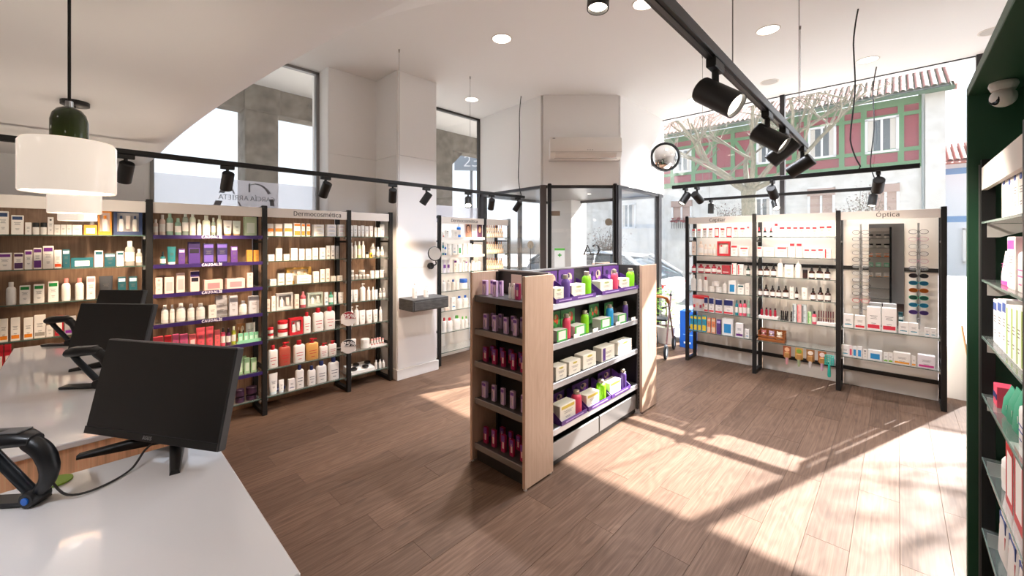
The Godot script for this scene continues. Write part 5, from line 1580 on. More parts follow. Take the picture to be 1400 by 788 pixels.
func car(at, turn, hex, label):
	var t = thing("parked_car", label, "car", at, turn, "parked cars")
	var st = st_new()
	var S = [[-2.1, 0.62, 0.45, 0.66], [-2.0, 0.78, 0.3, 0.78], [-1.5, 0.86, 0.22, 0.88], [-0.8, 0.88, 0.2, 0.95], [0.6, 0.88, 0.2, 0.97], [1.6, 0.87, 0.22, 0.96], [2.0, 0.8, 0.3, 0.9], [2.1, 0.7, 0.4, 0.75]]
	var rings = []
	for e in S:
		var ring = []
		for k in 16:
			var a = TAU * k / 16
			var cy = (e[2] + e[3]) / 2
			ring.append(Vector3(e[0], cy + (e[3] - e[2]) / 2 * signf(sin(a)) * pow(absf(sin(a)), 0.5), e[1] * signf(cos(a)) * pow(absf(cos(a)), 0.5)))
		rings.append(ring)
	add_loft(st, rings)
	var paint = mat(hex, 0.15, 0.5)
	part("body", done(st), paint, t)
	st = st_new()
	rings = []
	for e in [[-0.95, 0.8, 0.78, 0.95], [-0.25, 0.74, 0.8, 1.36], [0.3, 0.72, 0.8, 1.43], [1.1, 0.72, 0.8, 1.4], [1.95, 0.74, 0.78, 0.97]]:
		var ring = []
		for k in 16:
			var a = TAU * k / 16
			var cy = (e[2] + e[3]) / 2
			ring.append(Vector3(e[0], cy + (e[3] - e[2]) / 2 * signf(sin(a)) * pow(absf(sin(a)), 0.6), (e[1] - 0.1 * maxf(0, sin(a))) * signf(cos(a)) * pow(absf(cos(a)), 0.5)))
		rings.append(ring)
	add_loft(st, rings)
	part("cabin_glass", done(st), mat("39444c", 0.08, 0.2), t)
	st = st_new()
	add_loft(st, [[Vector3(-0.2, 1.37, -0.55), Vector3(-0.2, 1.41, 0), Vector3(-0.2, 1.37, 0.55), Vector3(-0.2, 1.33, 0)], [Vector3(0.4, 1.43, -0.58), Vector3(0.4, 1.47, 0), Vector3(0.4, 1.43, 0.58), Vector3(0.4, 1.38, 0)], [Vector3(1.25, 1.38, -0.56), Vector3(1.25, 1.42, 0), Vector3(1.25, 1.38, 0.56), Vector3(1.25, 1.33, 0)]])
	part("roof", done(st), paint, t)
	for s in [-1, 1]:
		part("pillar", tube([Vector3(-0.95, 0.92, s * 0.78), Vector3(-0.22, 1.37, s * 0.6)], 0.035, 6), paint, t)
		part("pillar", tube([Vector3(0.45, 0.95, s * 0.83), Vector3(0.42, 1.42, s * 0.62)], 0.03, 6), paint, t)
		part("pillar", tube([Vector3(1.9, 0.95, s * 0.76), Vector3(1.2, 1.38, s * 0.6)], 0.05, 6), paint, t)
		for x in [-1.3, 1.3]:
			var w = part("wheel", lathe(V2([0.2, -0.09, 0.3, -0.1, 0.32, -0.07, 0.32, 0.07, 0.3, 0.1, 0.2, 0.09]), 24), mat("1b1b1c", 0.8), t, Vector3(x, 0.32, s * 0.8), Vector3(PI / 2, 0, 0))
			part("rim", lathe(V2([0, -0.08, 0.2, -0.085, 0.2, 0.085, 0, 0.08]), 20), mat("b0b2b4", 0.3, 0.8), w)
		part("headlamp", box(Vector3(0.06, 0.12, 0.3), 0.02), mat("e4e8ea", 0.1), t, Vector3(-2.03, 0.68, s * 0.58))
		part("tail_lamp", box(Vector3(0.06, 0.14, 0.22), 0.02), mat("a01c1c", 0.2), t, Vector3(2.04, 0.74, s * 0.6))

func house_window(t, x0, x1, y0, y1, shut):
	var w = x1 - x0
	var h = y1 - y0
	var c = Vector3((x0 + x1) / 2, (y0 + y1) / 2, 0.06)
	var f = part("window", boxes([[Vector3(-w / 2, 0, 0), Vector3(0.08, h, 0.1)], [Vector3(w / 2, 0, 0), Vector3(0.08, h, 0.1)], [Vector3(0, h / 2, 0), Vector3(w + 0.08, 0.08, 0.1)], [Vector3(0, -h / 2, 0), Vector3(w + 0.08, 0.08, 0.1)], [Vector3(0, 0, 0), Vector3(0.07, h, 0.08)]]), mat("efece8", 0.5), t, c)
	for s in [-1, 1]: part("pane", box(Vector3(w / 2 - 0.08, h - 0.06, 0.02)), mat("5c6468", 0.1) if not shut else mat("b99a8c", 0.7), f, Vector3(s * w / 4, 0, -0.03))
	if shut:
		part("shutter_box", box(Vector3(w + 0.1, 0.3, 0.12)), mat("b99a8c", 0.7), f, Vector3(0, h / 2 - 0.18, 0.01))
	else:
		for s in [-1, 1]: part("curtain", box(Vector3(w * 0.18, h - 0.1, 0.01)), mat("d9cfc2", 0.8), f, Vector3(s * w * 0.36, 0, -0.015))

func build_outside():
	var gy = -0.12
	struct("pavement", box(Vector3(60, 0.2, 3.4)), mats.paving, Vector3(-6, gy - 0.1, -8.35))
	struct("pavement_001", box(Vector3(12, 0.2, 14.0)), mats.paving, Vector3(-11.2, gy - 0.1, 0.4))
	struct("road", box(Vector3(70, 0.2, 30)), mat("7c7a78", 0.9), Vector3(-6, gy - 0.22, -24.0))
	var pv = struct("pavement_002", box(Vector3(60, 0.25, 2.2)), mats.paving, Vector3(-6, gy - 0.1, -20.0))
	# timbered house across the street
	var t = thing("timbered_house", "red and green timbered house across the street with tiled roof", "house", Vector3(0, gy, -21.0))
	var o = Vector3(0, -gy, 0)
	part("lower_wall", box(Vector3(16, 4.6, 6)), mats.render, t, o + Vector3(-6.9, 2.2, -3.0))
	part("upper_wall", box(Vector3(15.9, 2.5, 6)), mat("9a3f4a", 0.8), t, o + Vector3(-6.9, 5.6, -3.0))
	part("corner_pier", box(Vector3(0.5, 6.95, 0.4)), mats.render, t, o + Vector3(0.98, 3.4, 0.0))
	var green = mat("5c8a5c", 0.8)
	for e in [[4.42, 0.24], [4.98, 0.14], [6.3, 0.13], [6.76, 0.26]]:
		part("timber_beam", box(Vector3(15.8, e[1], 0.1)), green, t, o + Vector3(-7.1, e[0], 0.02))
	for x in [0.66, 0.1, -0.95, -1.62, -2.78, -3.2, -3.76, -4.68, -5.6, -6.4, -7.4, -8.45, -9.4, -10.4, -11.4, -12.4, -13.4, -14.4]:
		part("timber_post", box(Vector3(0.17, 2.4, 0.1)), green, t, o + Vector3(x, 5.6, 0.025))
	for x in [-5.15, -6.95, -10.0, -12.0]:
		part("timber_brace", box(Vector3(0.15, 1.7, 0.09)), green, t, o + Vector3(x, 5.64, 0.02), Vector3(0, 0, 0.55 if x > -6 else -0.6))
	house_window(t, -0.87, 0.01, 4.98 - gy, 6.25 - gy, false)
	house_window(t, -2.68, -1.83, 5.02 - gy, 6.25 - gy, false)
	house_window(t, -4.58, -3.85, 5.05 - gy, 6.0 - gy, false)
	house_window(t, -8.33, -7.51, 5.08 - gy, 6.15 - gy, false)
	house_window(t, -11.2, -10.5, 5.08 - gy, 6.15 - gy, false)
	house_window(t, -13.2, -12.5, 5.08 - gy, 6.15 - gy, false)
	house_window(t, -2.69, -1.87, 2.2 - gy, 3.77 - gy, true)
	house_window(t, -0.66, 0.02, 2.0 - gy, 3.76 - gy, true)
	house_window(t, -4.76, -4.07, 2.2 - gy, 3.49 - gy, false)
	house_window(t, -8.43, -7.5, 2.5 - gy, 3.63 - gy, true)
	house_window(t, -8.3, -7.7, 0.25 - gy, 1.25 - gy, false)
	house_window(t, -11.3, -10.5, 2.3 - gy, 3.6 - gy, false)
	house_window(t, -11.2, -10.5, 0.3 - gy, 1.4 - gy, false)
	for x in [-2.28, -4.4, -8.0]:
		var bal = []
		for i in 9: bal.append([Vector3(-0.44 + 0.11 * i, 0.2, 0), Vector3(0.02, 0.4, 0.02)])
		bal.append([Vector3(0, 0.4, 0), Vector3(0.95, 0.03, 0.03)])
		part("balcony_rail", boxes(bal), mat("3a3836", 0.6), t, o + Vector3(x, 2.2, 0.12))
	var st = st_new()
	var rg = RandomNumberGenerator.new()
	rg.seed = 3
	for i in 60: leaf(st, Vector3(-0.45 + 0.9 * rg.randf(), 0.1 + 0.25 * rg.randf(), 0.1 * rg.randf()), Vector3(rg.randf() - 0.5, 0.4, rg.randf()), 0.14, 0.12)
	part("red_flowers", done(st), mat("b03038", 0.8), t, o + Vector3(-8.0, 2.35, 0.15)).set_meta("kind", "stuff")
	part("gutter", tube([Vector3(-15, 6.93, 0.45), Vector3(1.3, 6.93, 0.45)], 0.07, 8), mat("8f9a98", 0.5), t, o)
	part("downpipe", tube([Vector3(0.68, 6.9, 0.3), Vector3(0.68, 6.6, 0.1), Vector3(0.68, 0.2, 0.1)], 0.045, 8), mat("a8aeac", 0.5), t, o)
	part("roof_deck", box(Vector3(16.6, 0.12, 4.2)), mat("4f6a52", 0.8), t, o + Vector3(-6.85, 7.85, -1.25), Vector3(0.5, 0, 0))
	# barrel tiles laid down the slope
	st = st_new()
	for i in 83:
		var x = -15.05 + 0.2 * i
		for k in 5:
			var a = Vector3(x, 6.98 + 0.36 * k, 0.58 - 0.66 * k)
			var b = a + Vector3(0, 0.44, -0.8)
			var rings = []
			for e in [[a, 0.085], [b, 0.072]]:
				var ring = []
				for q in 6: ring.append(e[0] + Vector3(cos(PI * q / 5) * e[1], sin(PI * q / 5) * e[1], 0))
				rings.append(ring)
			st.set_smooth_group(1)
			for q in 5: quad(st, rings[0][q], rings[0][q + 1], rings[1][q + 1], rings[1][q], Vector3.UP)
	part("roof_tiles", done(st), mats.tile, t, o).set_meta("kind", "stuff")
	part("eave_end", box(Vector3(0.06, 0.2, 4.2)), mat("c98a7c", 0.8), t, o + Vector3(1.45, 7.85, -1.25), Vector3(0.5, 0, 0))
	for i in 8: part("rafter_end", box(Vector3(0.9, 0.08, 0.1)), mat("4f6a52", 0.8), t, o + Vector3(1.0, 6.9 + 0.24 * i, 0.2 - 0.44 * i))
	# second house at right
	t = thing("blue_band_house", "white house with blue bands and low tiled roof at right", "house", Vector3(4.2, gy, -25.0))
	part("wall", box(Vector3(5.6, 5.0, 4)), mat("dfe3e8", 0.8), t, Vector3(0, 2.5, -2))
	for y in [2.6, 4.6]: part("blue_band", box(Vector3(5.62, 0.25, 4.02)), mat("6f9ac8", 0.8), t, Vector3(0, y, -2))
	st = st_new()
	for i in 28:
		var x = -2.8 + 0.2 * i
		for k in 3:
			st.set_smooth_group(1)
			for q in 5: quad(st, Vector3(x + cos(PI * q / 5) * 0.09, 5.0 + 0.3 * k + sin(PI * q / 5) * 0.09, 0.3 - 0.6 * k), Vector3(x + cos(PI * (q + 1) / 5) * 0.09, 5.0 + 0.3 * k + sin(PI * (q + 1) / 5) * 0.09, 0.3 - 0.6 * k), Vector3(x + cos(PI * (q + 1) / 5) * 0.08, 5.36 + 0.3 * k + sin(PI * (q + 1) / 5) * 0.09, -0.42 - 0.6 * k), Vector3(x + cos(PI * q / 5) * 0.08, 5.36 + 0.3 * k + sin(PI * q / 5) * 0.09, -0.42 - 0.6 * k), Vector3.UP)
	part("roof_tiles", done(st), mats.tile, t).set_meta("kind", "stuff")
	part("roof_deck", box(Vector3(5.6, 0.06, 2.2)), mat("9a5f50", 0.8), t, Vector3(0, 5.36, -0.5), Vector3(0.46, 0, 0))
	house_window(t, -2.2, -1.4, 0.8, 2.2, false)
	# concrete porch outside the shelf wall
	var con = mats.concrete
	var pb = struct("porch_roof", box(Vector3(2.6, 0.3, 13.0)), mat("efeae4", 0.8), Vector3(-6.3, 4.17, -2.6))
	part("porch_beam", box(Vector3(0.32, 0.4, 13.0), 0.01), con, pb, Vector3(-1.06, -0.35, 0))
	part("porch_beam_cap", box(Vector3(0.34, 0.42, 0.5), 0.01), con, pb, Vector3(-1.05, -0.35, 0.68))
	for z in [-1.917, -5.44]:
		var pl = part("porch_pillar", box(Vector3(0.46, 3.8, 0.46), 0.015), con, pb, Vector3(-1.13, -2.4, z + 2.6))
	part("pillar_bracket", extrude([Vector2(0, 0), Vector2(0.35, 0), Vector2(0, -0.35)], 0.3), con, pb, Vector3(-1.13, -0.55, -3.07), Vector3(0, PI / 2, 0))
	t = thing("boarded_shed", "pale boarded gable seen low through the film window", "building", Vector3(-15.0, gy, 0.15))
	for i in 22: part("board", box(Vector3(0.1, 0.235, 1.3), 0.01), mat("dfe2e6", 0.7), t, Vector3(0, 0.12 + 0.25 * i, 0.3))
	part("corner_trim", box(Vector3(0.14, 5.6, 0.1)), mat("6f747c", 0.6), t, Vector3(0.02, 2.8, -0.4))
	t = thing("street_sign", "grey street number sign on a post outside second window", "sign", Vector3(-8.6, gy, -7.3), deg_to_rad(47))
	part("post", lathe(V2([0, 0, 0.05, 0, 0.05, 4.3, 0, 4.3]), 10), mat("6f747c", 0.5), t, Vector3(0.1, 0, -0.05))
	var bd = part("board", box(Vector3(0.75, 0.5, 0.06), 0.01), mat("8f99a4", 0.5), t, Vector3(0, 3.9, 0))
	part("lettering", text("23", 0.3), mat("f1f2f4", 0.5), bd, Vector3(0.1, 0, 0.035))
	tree(Vector3(-2.45, gy, -10.4), 2.75 - gy, 4, [Vector3(-1.0, 0.75, 0.1), Vector3(-0.5, 1.0, -0.3), Vector3(0.1, 1.0, 0.2), Vector3(0.8, 0.7, 0.1), Vector3(1.0, 0.45, -0.2), Vector3(-1.0, 0.35, -0.2)], "bare pollarded tree in front of the timbered house", 5)
	tree(Vector3(4.3, gy, -11.2), 4.4, 9, [Vector3(-1.0, 0.7, 0.1), Vector3(-0.4, 1.0, -0.2), Vector3(0.5, 0.9, 0.1), Vector3(-0.9, 0.4, 0.4)], "bare tree behind the green cabinet, only twigs showing", 4)
	shrub(Vector3(-4.6, 1.6, -17.4), 1.3, 2, "dry brown shrub above the Capilar sign")
	shrub(Vector3(-0.9, 1.6, -17.4), 1.4, 6, "dry brown shrub above the Óptica sign")
	shrub(Vector3(-8.6, 0.48, -14.6), 1.5, 8, "dry shrub seen through the entrance lobby glass")
	part("planter_wall", box(Vector3(11, 1.9, 0.5)), mats.render, pv, Vector3(1.0, 0.87, 2.6))
	part("planter_wall", box(Vector3(3, 0.7, 0.5)), mats.render, pv, Vector3(-2.6, 0.35, 5.4))
	car(Vector3(-5.6, gy, -8.95), 0.0, "c2c6ca", "silver parked car outside the entrance lobby")
	car(Vector3(-8.2, gy, -12.4), PI, "54585c", "dark grey parked car behind the silver one")
	car(Vector3(2.1, gy, -9.2), 0.0, "eceef0", "white parked car at the far right of window")

# goods on the shelves: [style, metres from the bay's left post, width, height, height above shelf, set back]
const ITEMS = {
	"L1": [
		[["nav", 0.072, 0.044, 0.153], ["nav", 0.132, 0.052, 0.129], ["wht", 0.179, 0.027, 0.082], ["jbk", 0.212, 0.031, 0.082], ["jbk", 0.247, 0.030, 0.083], ["wdk", 0.279, 0.027, 0.122], ["wht", 0.310, 0.028, 0.071], ["wht", 0.339, 0.024, 0.072], ["wht", 0.366, 0.025, 0.072], ["wht", 0.405, 0.047, 0.071], ["orp", 0.472, 0.068, 0.072], ["bgy", 0.481, 0.026, 0.128, 0.000, 0.07], ["gor", 0.547, 0.072, 0.197, 0.000, 0.05], ["gnv", 0.674, 0.162, 0.200, 0.000, 0.04]],
		[["pur", 0.079, 0.057, 0.112], ["pud", 0.137, 0.040, 0.111], ["pur", 0.180, 0.034, 0.130], ["pu2", 0.220, 0.036, 0.144], ["pur", 0.268, 0.049, 0.156], ["oro", 0.313, 0.034, 0.128], ["tea", 0.352, 0.036, 0.131], ["tew", 0.430, 0.111, 0.069], ["tet", 0.514, 0.044, 0.119], ["tea", 0.573, 0.058, 0.096], ["tet", 0.628, 0.039, 0.111], ["bcl", 0.682, 0.056, 0.189], ["bcl", 0.735, 0.036, 0.127]],
		[["bwh", 0.104, 0.044, 0.149], ["grn", 0.164, 0.046, 0.123], ["grn", 0.226, 0.047, 0.126], ["grn", 0.291, 0.047, 0.141], ["bpk", 0.351, 0.043, 0.158], ["bpk", 0.416, 0.043, 0.155], ["pkt", 0.474, 0.044, 0.163], ["tdk", 0.552, 0.074, 0.161], ["tea", 0.637, 0.044, 0.150], ["tea", 0.699, 0.047, 0.149]],
		[["orb", 0.074, 0.035, 0.150], ["orb", 0.123, 0.039, 0.151], ["orb", 0.179, 0.040, 0.143], ["wgy", 0.230, 0.051, 0.155], ["wht", 0.275, 0.032, 0.077], ["red", 0.319, 0.040, 0.137], ["gyp", 0.372, 0.055, 0.126]],
		[["red", 0.060, 0.025, 0.235], ["red", 0.091, 0.028, 0.235]],
		[],
		[],
	],
	"L2": [
		[["brs", 0.042, 0.029, 0.128], ["brs", 0.083, 0.038, 0.166], ["bgn", 0.129, 0.042, 0.185], ["bgn", 0.181, 0.042, 0.142], ["bcg", 0.228, 0.041, 0.197], ["bpg", 0.276, 0.042, 0.200], ["bwg", 0.319, 0.031, 0.135], ["bpg", 0.370, 0.056, 0.173], ["bcg", 0.418, 0.029, 0.155], ["bpg", 0.461, 0.037, 0.188], ["tbr", 0.522, 0.063, 0.135], ["tgn", 0.589, 0.061, 0.135], ["cgn", 0.694, 0.095, 0.172]],
		[["dte", 0.086, 0.035, 0.104], ["tte", 0.140, 0.055, 0.143], ["vio", 0.203, 0.042, 0.124], ["vid", 0.285, 0.077, 0.181], ["nvv", 0.383, 0.070, 0.168], ["nvv", 0.479, 0.074, 0.168], ["vio", 0.568, 0.048, 0.141], ["amb", 0.686, 0.042, 0.106], ["amb", 0.739, 0.040, 0.105]],
		[["pnk", 0.060, 0.043, 0.129], ["pnw", 0.124, 0.057, 0.130], ["pnw", 0.196, 0.053, 0.156], ["pnd", 0.289, 0.059, 0.169], ["pnl", 0.418, 0.130, 0.088], ["pnl", 0.580, 0.136, 0.087], ["pnk", 0.689, 0.044, 0.133]],
		[["slv", 0.098, 0.045, 0.145], ["slv", 0.143, 0.030, 0.143], ["slv", 0.200, 0.060, 0.147], ["slv", 0.266, 0.046, 0.135], ["slv", 0.331, 0.061, 0.132], ["wht", 0.410, 0.054, 0.111], ["bxs", 0.486, 0.084, 0.175, 0.000, 0.06], ["bxs", 0.563, 0.061, 0.175], ["slv", 0.640, 0.058, 0.118], ["bxs", 0.721, 0.078, 0.157]],
		[["rdc", 0.056, 0.062, 0.154], ["rdd", 0.116, 0.043, 0.155], ["mgc", 0.164, 0.039, 0.157], ["mgc", 0.217, 0.051, 0.148], ["rdw", 0.274, 0.044, 0.137], ["tco", 0.330, 0.060, 0.184], ["tco", 0.392, 0.053, 0.184], ["cor", 0.445, 0.037, 0.146], ["bpr", 0.487, 0.033, 0.156], ["bpl", 0.527, 0.033, 0.148], ["byg", 0.566, 0.033, 0.158], ["min", 0.616, 0.034, 0.087], ["crd", 0.640, 0.068, 0.160, 0.000, 0.10], ["min", 0.658, 0.033, 0.088], ["min", 0.699, 0.032, 0.085], ["crw", 0.716, 0.074, 0.156, 0.000, 0.10], ["min", 0.739, 0.032, 0.082]],
		[["mgr", 0.611, 0.040, 0.149], ["mgr", 0.660, 0.043, 0.136, 0.000, 0.09], ["mgr", 0.666, 0.041, 0.137], ["mgr", 0.719, 0.042, 0.126]],
		[["jpl", 0.616, 0.069, 0.042], ["jpl", 0.616, 0.069, 0.059, 0.054, 0.00], ["jpl", 0.708, 0.084, 0.038], ["jpl", 0.708, 0.084, 0.061, 0.053, 0.00]],
	],
	"L3": [
		[["ora", 0.060, 0.048, 0.115], ["ora", 0.131, 0.059, 0.117], ["ora", 0.214, 0.066, 0.122], ["orw", 0.294, 0.057, 0.128], ["orw", 0.350, 0.029, 0.126], ["orw", 0.398, 0.033, 0.127], ["sty", 0.500, 0.099, 0.044], ["sty", 0.500, 0.099, 0.038, 0.044, 0.00], ["sty", 0.500, 0.099, 0.037, 0.082, 0.00], ["stb", 0.629, 0.093, 0.046], ["stb", 0.629, 0.093, 0.039, 0.046, 0.00], ["stb", 0.629, 0.093, 0.038, 0.085, 0.00], ["stm", 0.735, 0.066, 0.047], ["stm", 0.735, 0.066, 0.040, 0.047, 0.00], ["stm", 0.735, 0.066, 0.038, 0.087, 0.00]],
		[["wgl", 0.067, 0.051, 0.061], ["wgl", 0.133, 0.052, 0.059], ["wgl", 0.133, 0.052, 0.058, 0.059, 0.00], ["wgl", 0.199, 0.047, 0.059], ["wgl", 0.268, 0.057, 0.060], ["wgl", 0.268, 0.057, 0.058, 0.060, 0.00], ["wgl", 0.336, 0.048, 0.110], ["wgl", 0.400, 0.048, 0.109], ["wgl", 0.466, 0.051, 0.118], ["wbl", 0.538, 0.052, 0.118], ["wgl", 0.594, 0.033, 0.139], ["wgl", 0.641, 0.034, 0.139], ["gry", 0.688, 0.031, 0.134]],
		[["wgo", 0.083, 0.053, 0.059], ["wgo", 0.152, 0.053, 0.110], ["wgo", 0.222, 0.056, 0.106], ["gol", 0.342, 0.231, 0.156, 0.000, 0.09], ["wgo", 0.359, 0.134, 0.079], ["wgo", 0.474, 0.051, 0.054], ["wgo", 0.474, 0.051, 0.055, 0.054, 0.00], ["wgo", 0.538, 0.041, 0.129], ["wgo", 0.590, 0.035, 0.132], ["wgo", 0.649, 0.046, 0.052], ["wgo", 0.717, 0.049, 0.054]],
		[["pch", 0.040, 0.031, 0.114], ["wht", 0.086, 0.033, 0.139], ["gsv", 0.193, 0.146, 0.154, 0.000, 0.03], ["pch", 0.292, 0.038, 0.138], ["brd", 0.354, 0.050, 0.155], ["ggn", 0.478, 0.150, 0.133, 0.000, 0.03], ["wte", 0.575, 0.033, 0.130], ["bge", 0.628, 0.042, 0.126], ["wht", 0.666, 0.023, 0.122], ["tcr", 0.732, 0.057, 0.115]],
		[["jrd", 0.066, 0.047, 0.040], ["jrd", 0.066, 0.047, 0.056, 0.045, 0.00], ["jrw", 0.177, 0.087, 0.062], ["jrw", 0.177, 0.087, 0.076, 0.071, 0.00], ["grd", 0.286, 0.118, 0.163], ["frd", 0.388, 0.068, 0.204], ["frd", 0.500, 0.100, 0.232], ["frd", 0.616, 0.104, 0.231]],
		[["frd", 0.084, 0.080, 0.209], ["prb", 0.188, 0.097, 0.219], ["frd", 0.319, 0.100, 0.215], ["pam", 0.442, 0.116, 0.210], ["prw", 0.552, 0.081, 0.144], ["prw", 0.642, 0.081, 0.152]],
		[["twl", 0.088, 0.075, 0.198], ["twl", 0.156, 0.047, 0.122], ["wrl", 0.246, 0.058, 0.108], ["fnv", 0.321, 0.074, 0.224], ["fnv", 0.434, 0.074, 0.191], ["fnv", 0.532, 0.097, 0.217], ["fnv", 0.657, 0.105, 0.227]],
	],
	"L4": [
		[["twh", 0.049, 0.032, 0.119], ["twh", 0.092, 0.044, 0.123], ["twh", 0.136, 0.033, 0.117], ["twh", 0.178, 0.039, 0.122], ["twh", 0.226, 0.044, 0.116], ["twh", 0.278, 0.044, 0.121], ["wht", 0.327, 0.024, 0.104], ["wht", 0.367, 0.027, 0.102], ["twh", 0.415, 0.056, 0.141]],
		[["bwh", 0.053, 0.025, 0.168], ["bwh", 0.094, 0.033, 0.183], ["bgl", 0.140, 0.036, 0.183], ["bwh", 0.185, 0.034, 0.183], ["jbk", 0.232, 0.032, 0.062], ["yel", 0.271, 0.028, 0.055], ["bcl", 0.335, 0.054, 0.159, 0.000, 0.06], ["bcl", 0.363, 0.038, 0.118], ["bcl", 0.414, 0.038, 0.120]],
		[["jgl", 0.059, 0.036, 0.054], ["jgl", 0.059, 0.036, 0.048, 0.055, 0.00], ["jgl", 0.106, 0.037, 0.051], ["jgl", 0.150, 0.033, 0.048], ["jgl", 0.177, 0.064, 0.048, 0.049, 0.00], ["jgl", 0.190, 0.031, 0.046], ["jgl", 0.236, 0.037, 0.043], ["jwh", 0.292, 0.045, 0.036], ["jwh", 0.292, 0.045, 0.045, 0.038, 0.00], ["jwh", 0.350, 0.046, 0.038], ["jwh", 0.350, 0.046, 0.043, 0.040, 0.00], ["jwh", 0.411, 0.048, 0.040], ["jwh", 0.411, 0.048, 0.043, 0.042, 0.00]],
		[["twh", 0.044, 0.040, 0.129], ["twh", 0.097, 0.055, 0.128], ["pwh", 0.183, 0.061, 0.189], ["bwh", 0.250, 0.038, 0.144], ["bwh", 0.301, 0.033, 0.140], ["twh", 0.337, 0.035, 0.107], ["bcl", 0.389, 0.032, 0.119], ["bcl", 0.434, 0.034, 0.118]],
		[["pwh", 0.052, 0.038, 0.205], ["pwh", 0.112, 0.050, 0.210], ["twh", 0.177, 0.070, 0.152], ["twh", 0.258, 0.077, 0.142], ["twh", 0.330, 0.054, 0.139], ["bwh", 0.393, 0.034, 0.165]],
		[["jwh", 0.074, 0.067, 0.126], ["jwh", 0.223, 0.096, 0.103], ["bpb", 0.285, 0.022, 0.092, 0.025, 0.00], ["bpb", 0.319, 0.023, 0.092, 0.025, 0.00], ["bpb", 0.352, 0.023, 0.093, 0.025, 0.00], ["bpb", 0.384, 0.023, 0.094, 0.025, 0.00], ["bpb", 0.418, 0.023, 0.075, 0.025, 0.00]],
		[["bwh", 0.336, 0.029, 0.098], ["bwh", 0.386, 0.031, 0.093], ["bwh", 0.429, 0.031, 0.080]],
	],
	"S1": [
		[["oro", 0.090, 0.024, 0.071], ["wdk", 0.156, 0.049, 0.086], ["wht", 0.294, 0.077, 0.098], ["bbl", 0.430, 0.054, 0.185, 0.000, 0.08], ["crf", 0.503, 0.121, 0.189], ["crw", 0.621, 0.094, 0.182], ["cr2", 0.718, 0.097, 0.185]],
		[["bte", 0.093, 0.025, 0.166], ["bbl", 0.129, 0.025, 0.136], ["wht", 0.179, 0.034, 0.146], ["wbl", 0.273, 0.055, 0.145], ["wgr", 0.365, 0.052, 0.134], ["wht", 0.455, 0.054, 0.149], ["wht", 0.543, 0.053, 0.148], ["wht", 0.604, 0.027, 0.132], ["wht", 0.652, 0.028, 0.132], ["wht", 0.695, 0.024, 0.131], ["wht", 0.740, 0.025, 0.131]],
		[["puw", 0.109, 0.040, 0.171], ["puw", 0.172, 0.036, 0.169], ["pur", 0.288, 0.051, 0.165], ["wht", 0.373, 0.036, 0.107], ["bwh", 0.437, 0.027, 0.159], ["pur", 0.475, 0.028, 0.143], ["wht", 0.537, 0.032, 0.110], ["pdk", 0.609, 0.043, 0.189], ["bwh", 0.662, 0.032, 0.135], ["bwh", 0.726, 0.042, 0.164]],
		[["bwh", 0.119, 0.049, 0.144], ["bwh", 0.191, 0.050, 0.142], ["bwb", 0.269, 0.054, 0.139], ["bwh", 0.335, 0.036, 0.132], ["jbw", 0.468, 0.108, 0.135]],
		[["pch", 0.154, 0.062, 0.039], ["wbl", 0.258, 0.063, 0.160], ["bwb", 0.380, 0.070, 0.165], ["bwb", 0.483, 0.067, 0.165]],
		[["bwr", 0.119, 0.049, 0.187], ["bwr", 0.218, 0.075, 0.172], ["bwl", 0.345, 0.090, 0.183], ["bwl", 0.426, 0.042, 0.160], ["bwl", 0.492, 0.043, 0.157]],
		[],
	],
	"S2": [
		[["pea", 0.094, 0.025, 0.086], ["pea", 0.137, 0.025, 0.086], ["pea", 0.162, 0.025, 0.177, 0.000, 0.08], ["pea", 0.180, 0.025, 0.087], ["pea", 0.204, 0.025, 0.179, 0.000, 0.08], ["pea", 0.224, 0.026, 0.088], ["pea", 0.246, 0.025, 0.180, 0.000, 0.08], ["pea", 0.268, 0.026, 0.088], ["pea", 0.289, 0.025, 0.181, 0.000, 0.08], ["pea", 0.313, 0.026, 0.089], ["pea", 0.333, 0.025, 0.182, 0.000, 0.08], ["pea", 0.358, 0.026, 0.090], ["pea", 0.376, 0.025, 0.183, 0.000, 0.08], ["pea", 0.404, 0.026, 0.090], ["pea", 0.421, 0.025, 0.184, 0.000, 0.08], ["pea", 0.458, 0.025, 0.185, 0.000, 0.08]],
		[["pea", 0.094, 0.025, 0.087], ["pea", 0.137, 0.025, 0.086], ["pea", 0.162, 0.025, 0.172, 0.000, 0.08], ["pea", 0.180, 0.025, 0.086], ["pea", 0.204, 0.025, 0.172, 0.000, 0.08], ["pea", 0.224, 0.026, 0.085], ["pea", 0.246, 0.025, 0.172, 0.000, 0.08], ["pea", 0.268, 0.026, 0.084], ["pea", 0.289, 0.025, 0.172, 0.000, 0.08], ["pea", 0.313, 0.026, 0.084], ["pea", 0.333, 0.025, 0.172, 0.000, 0.08], ["pea", 0.358, 0.026, 0.083], ["pea", 0.376, 0.025, 0.171, 0.000, 0.08], ["pea", 0.404, 0.026, 0.082], ["pea", 0.421, 0.025, 0.171, 0.000, 0.08], ["pea", 0.458, 0.025, 0.171, 0.000, 0.08]],
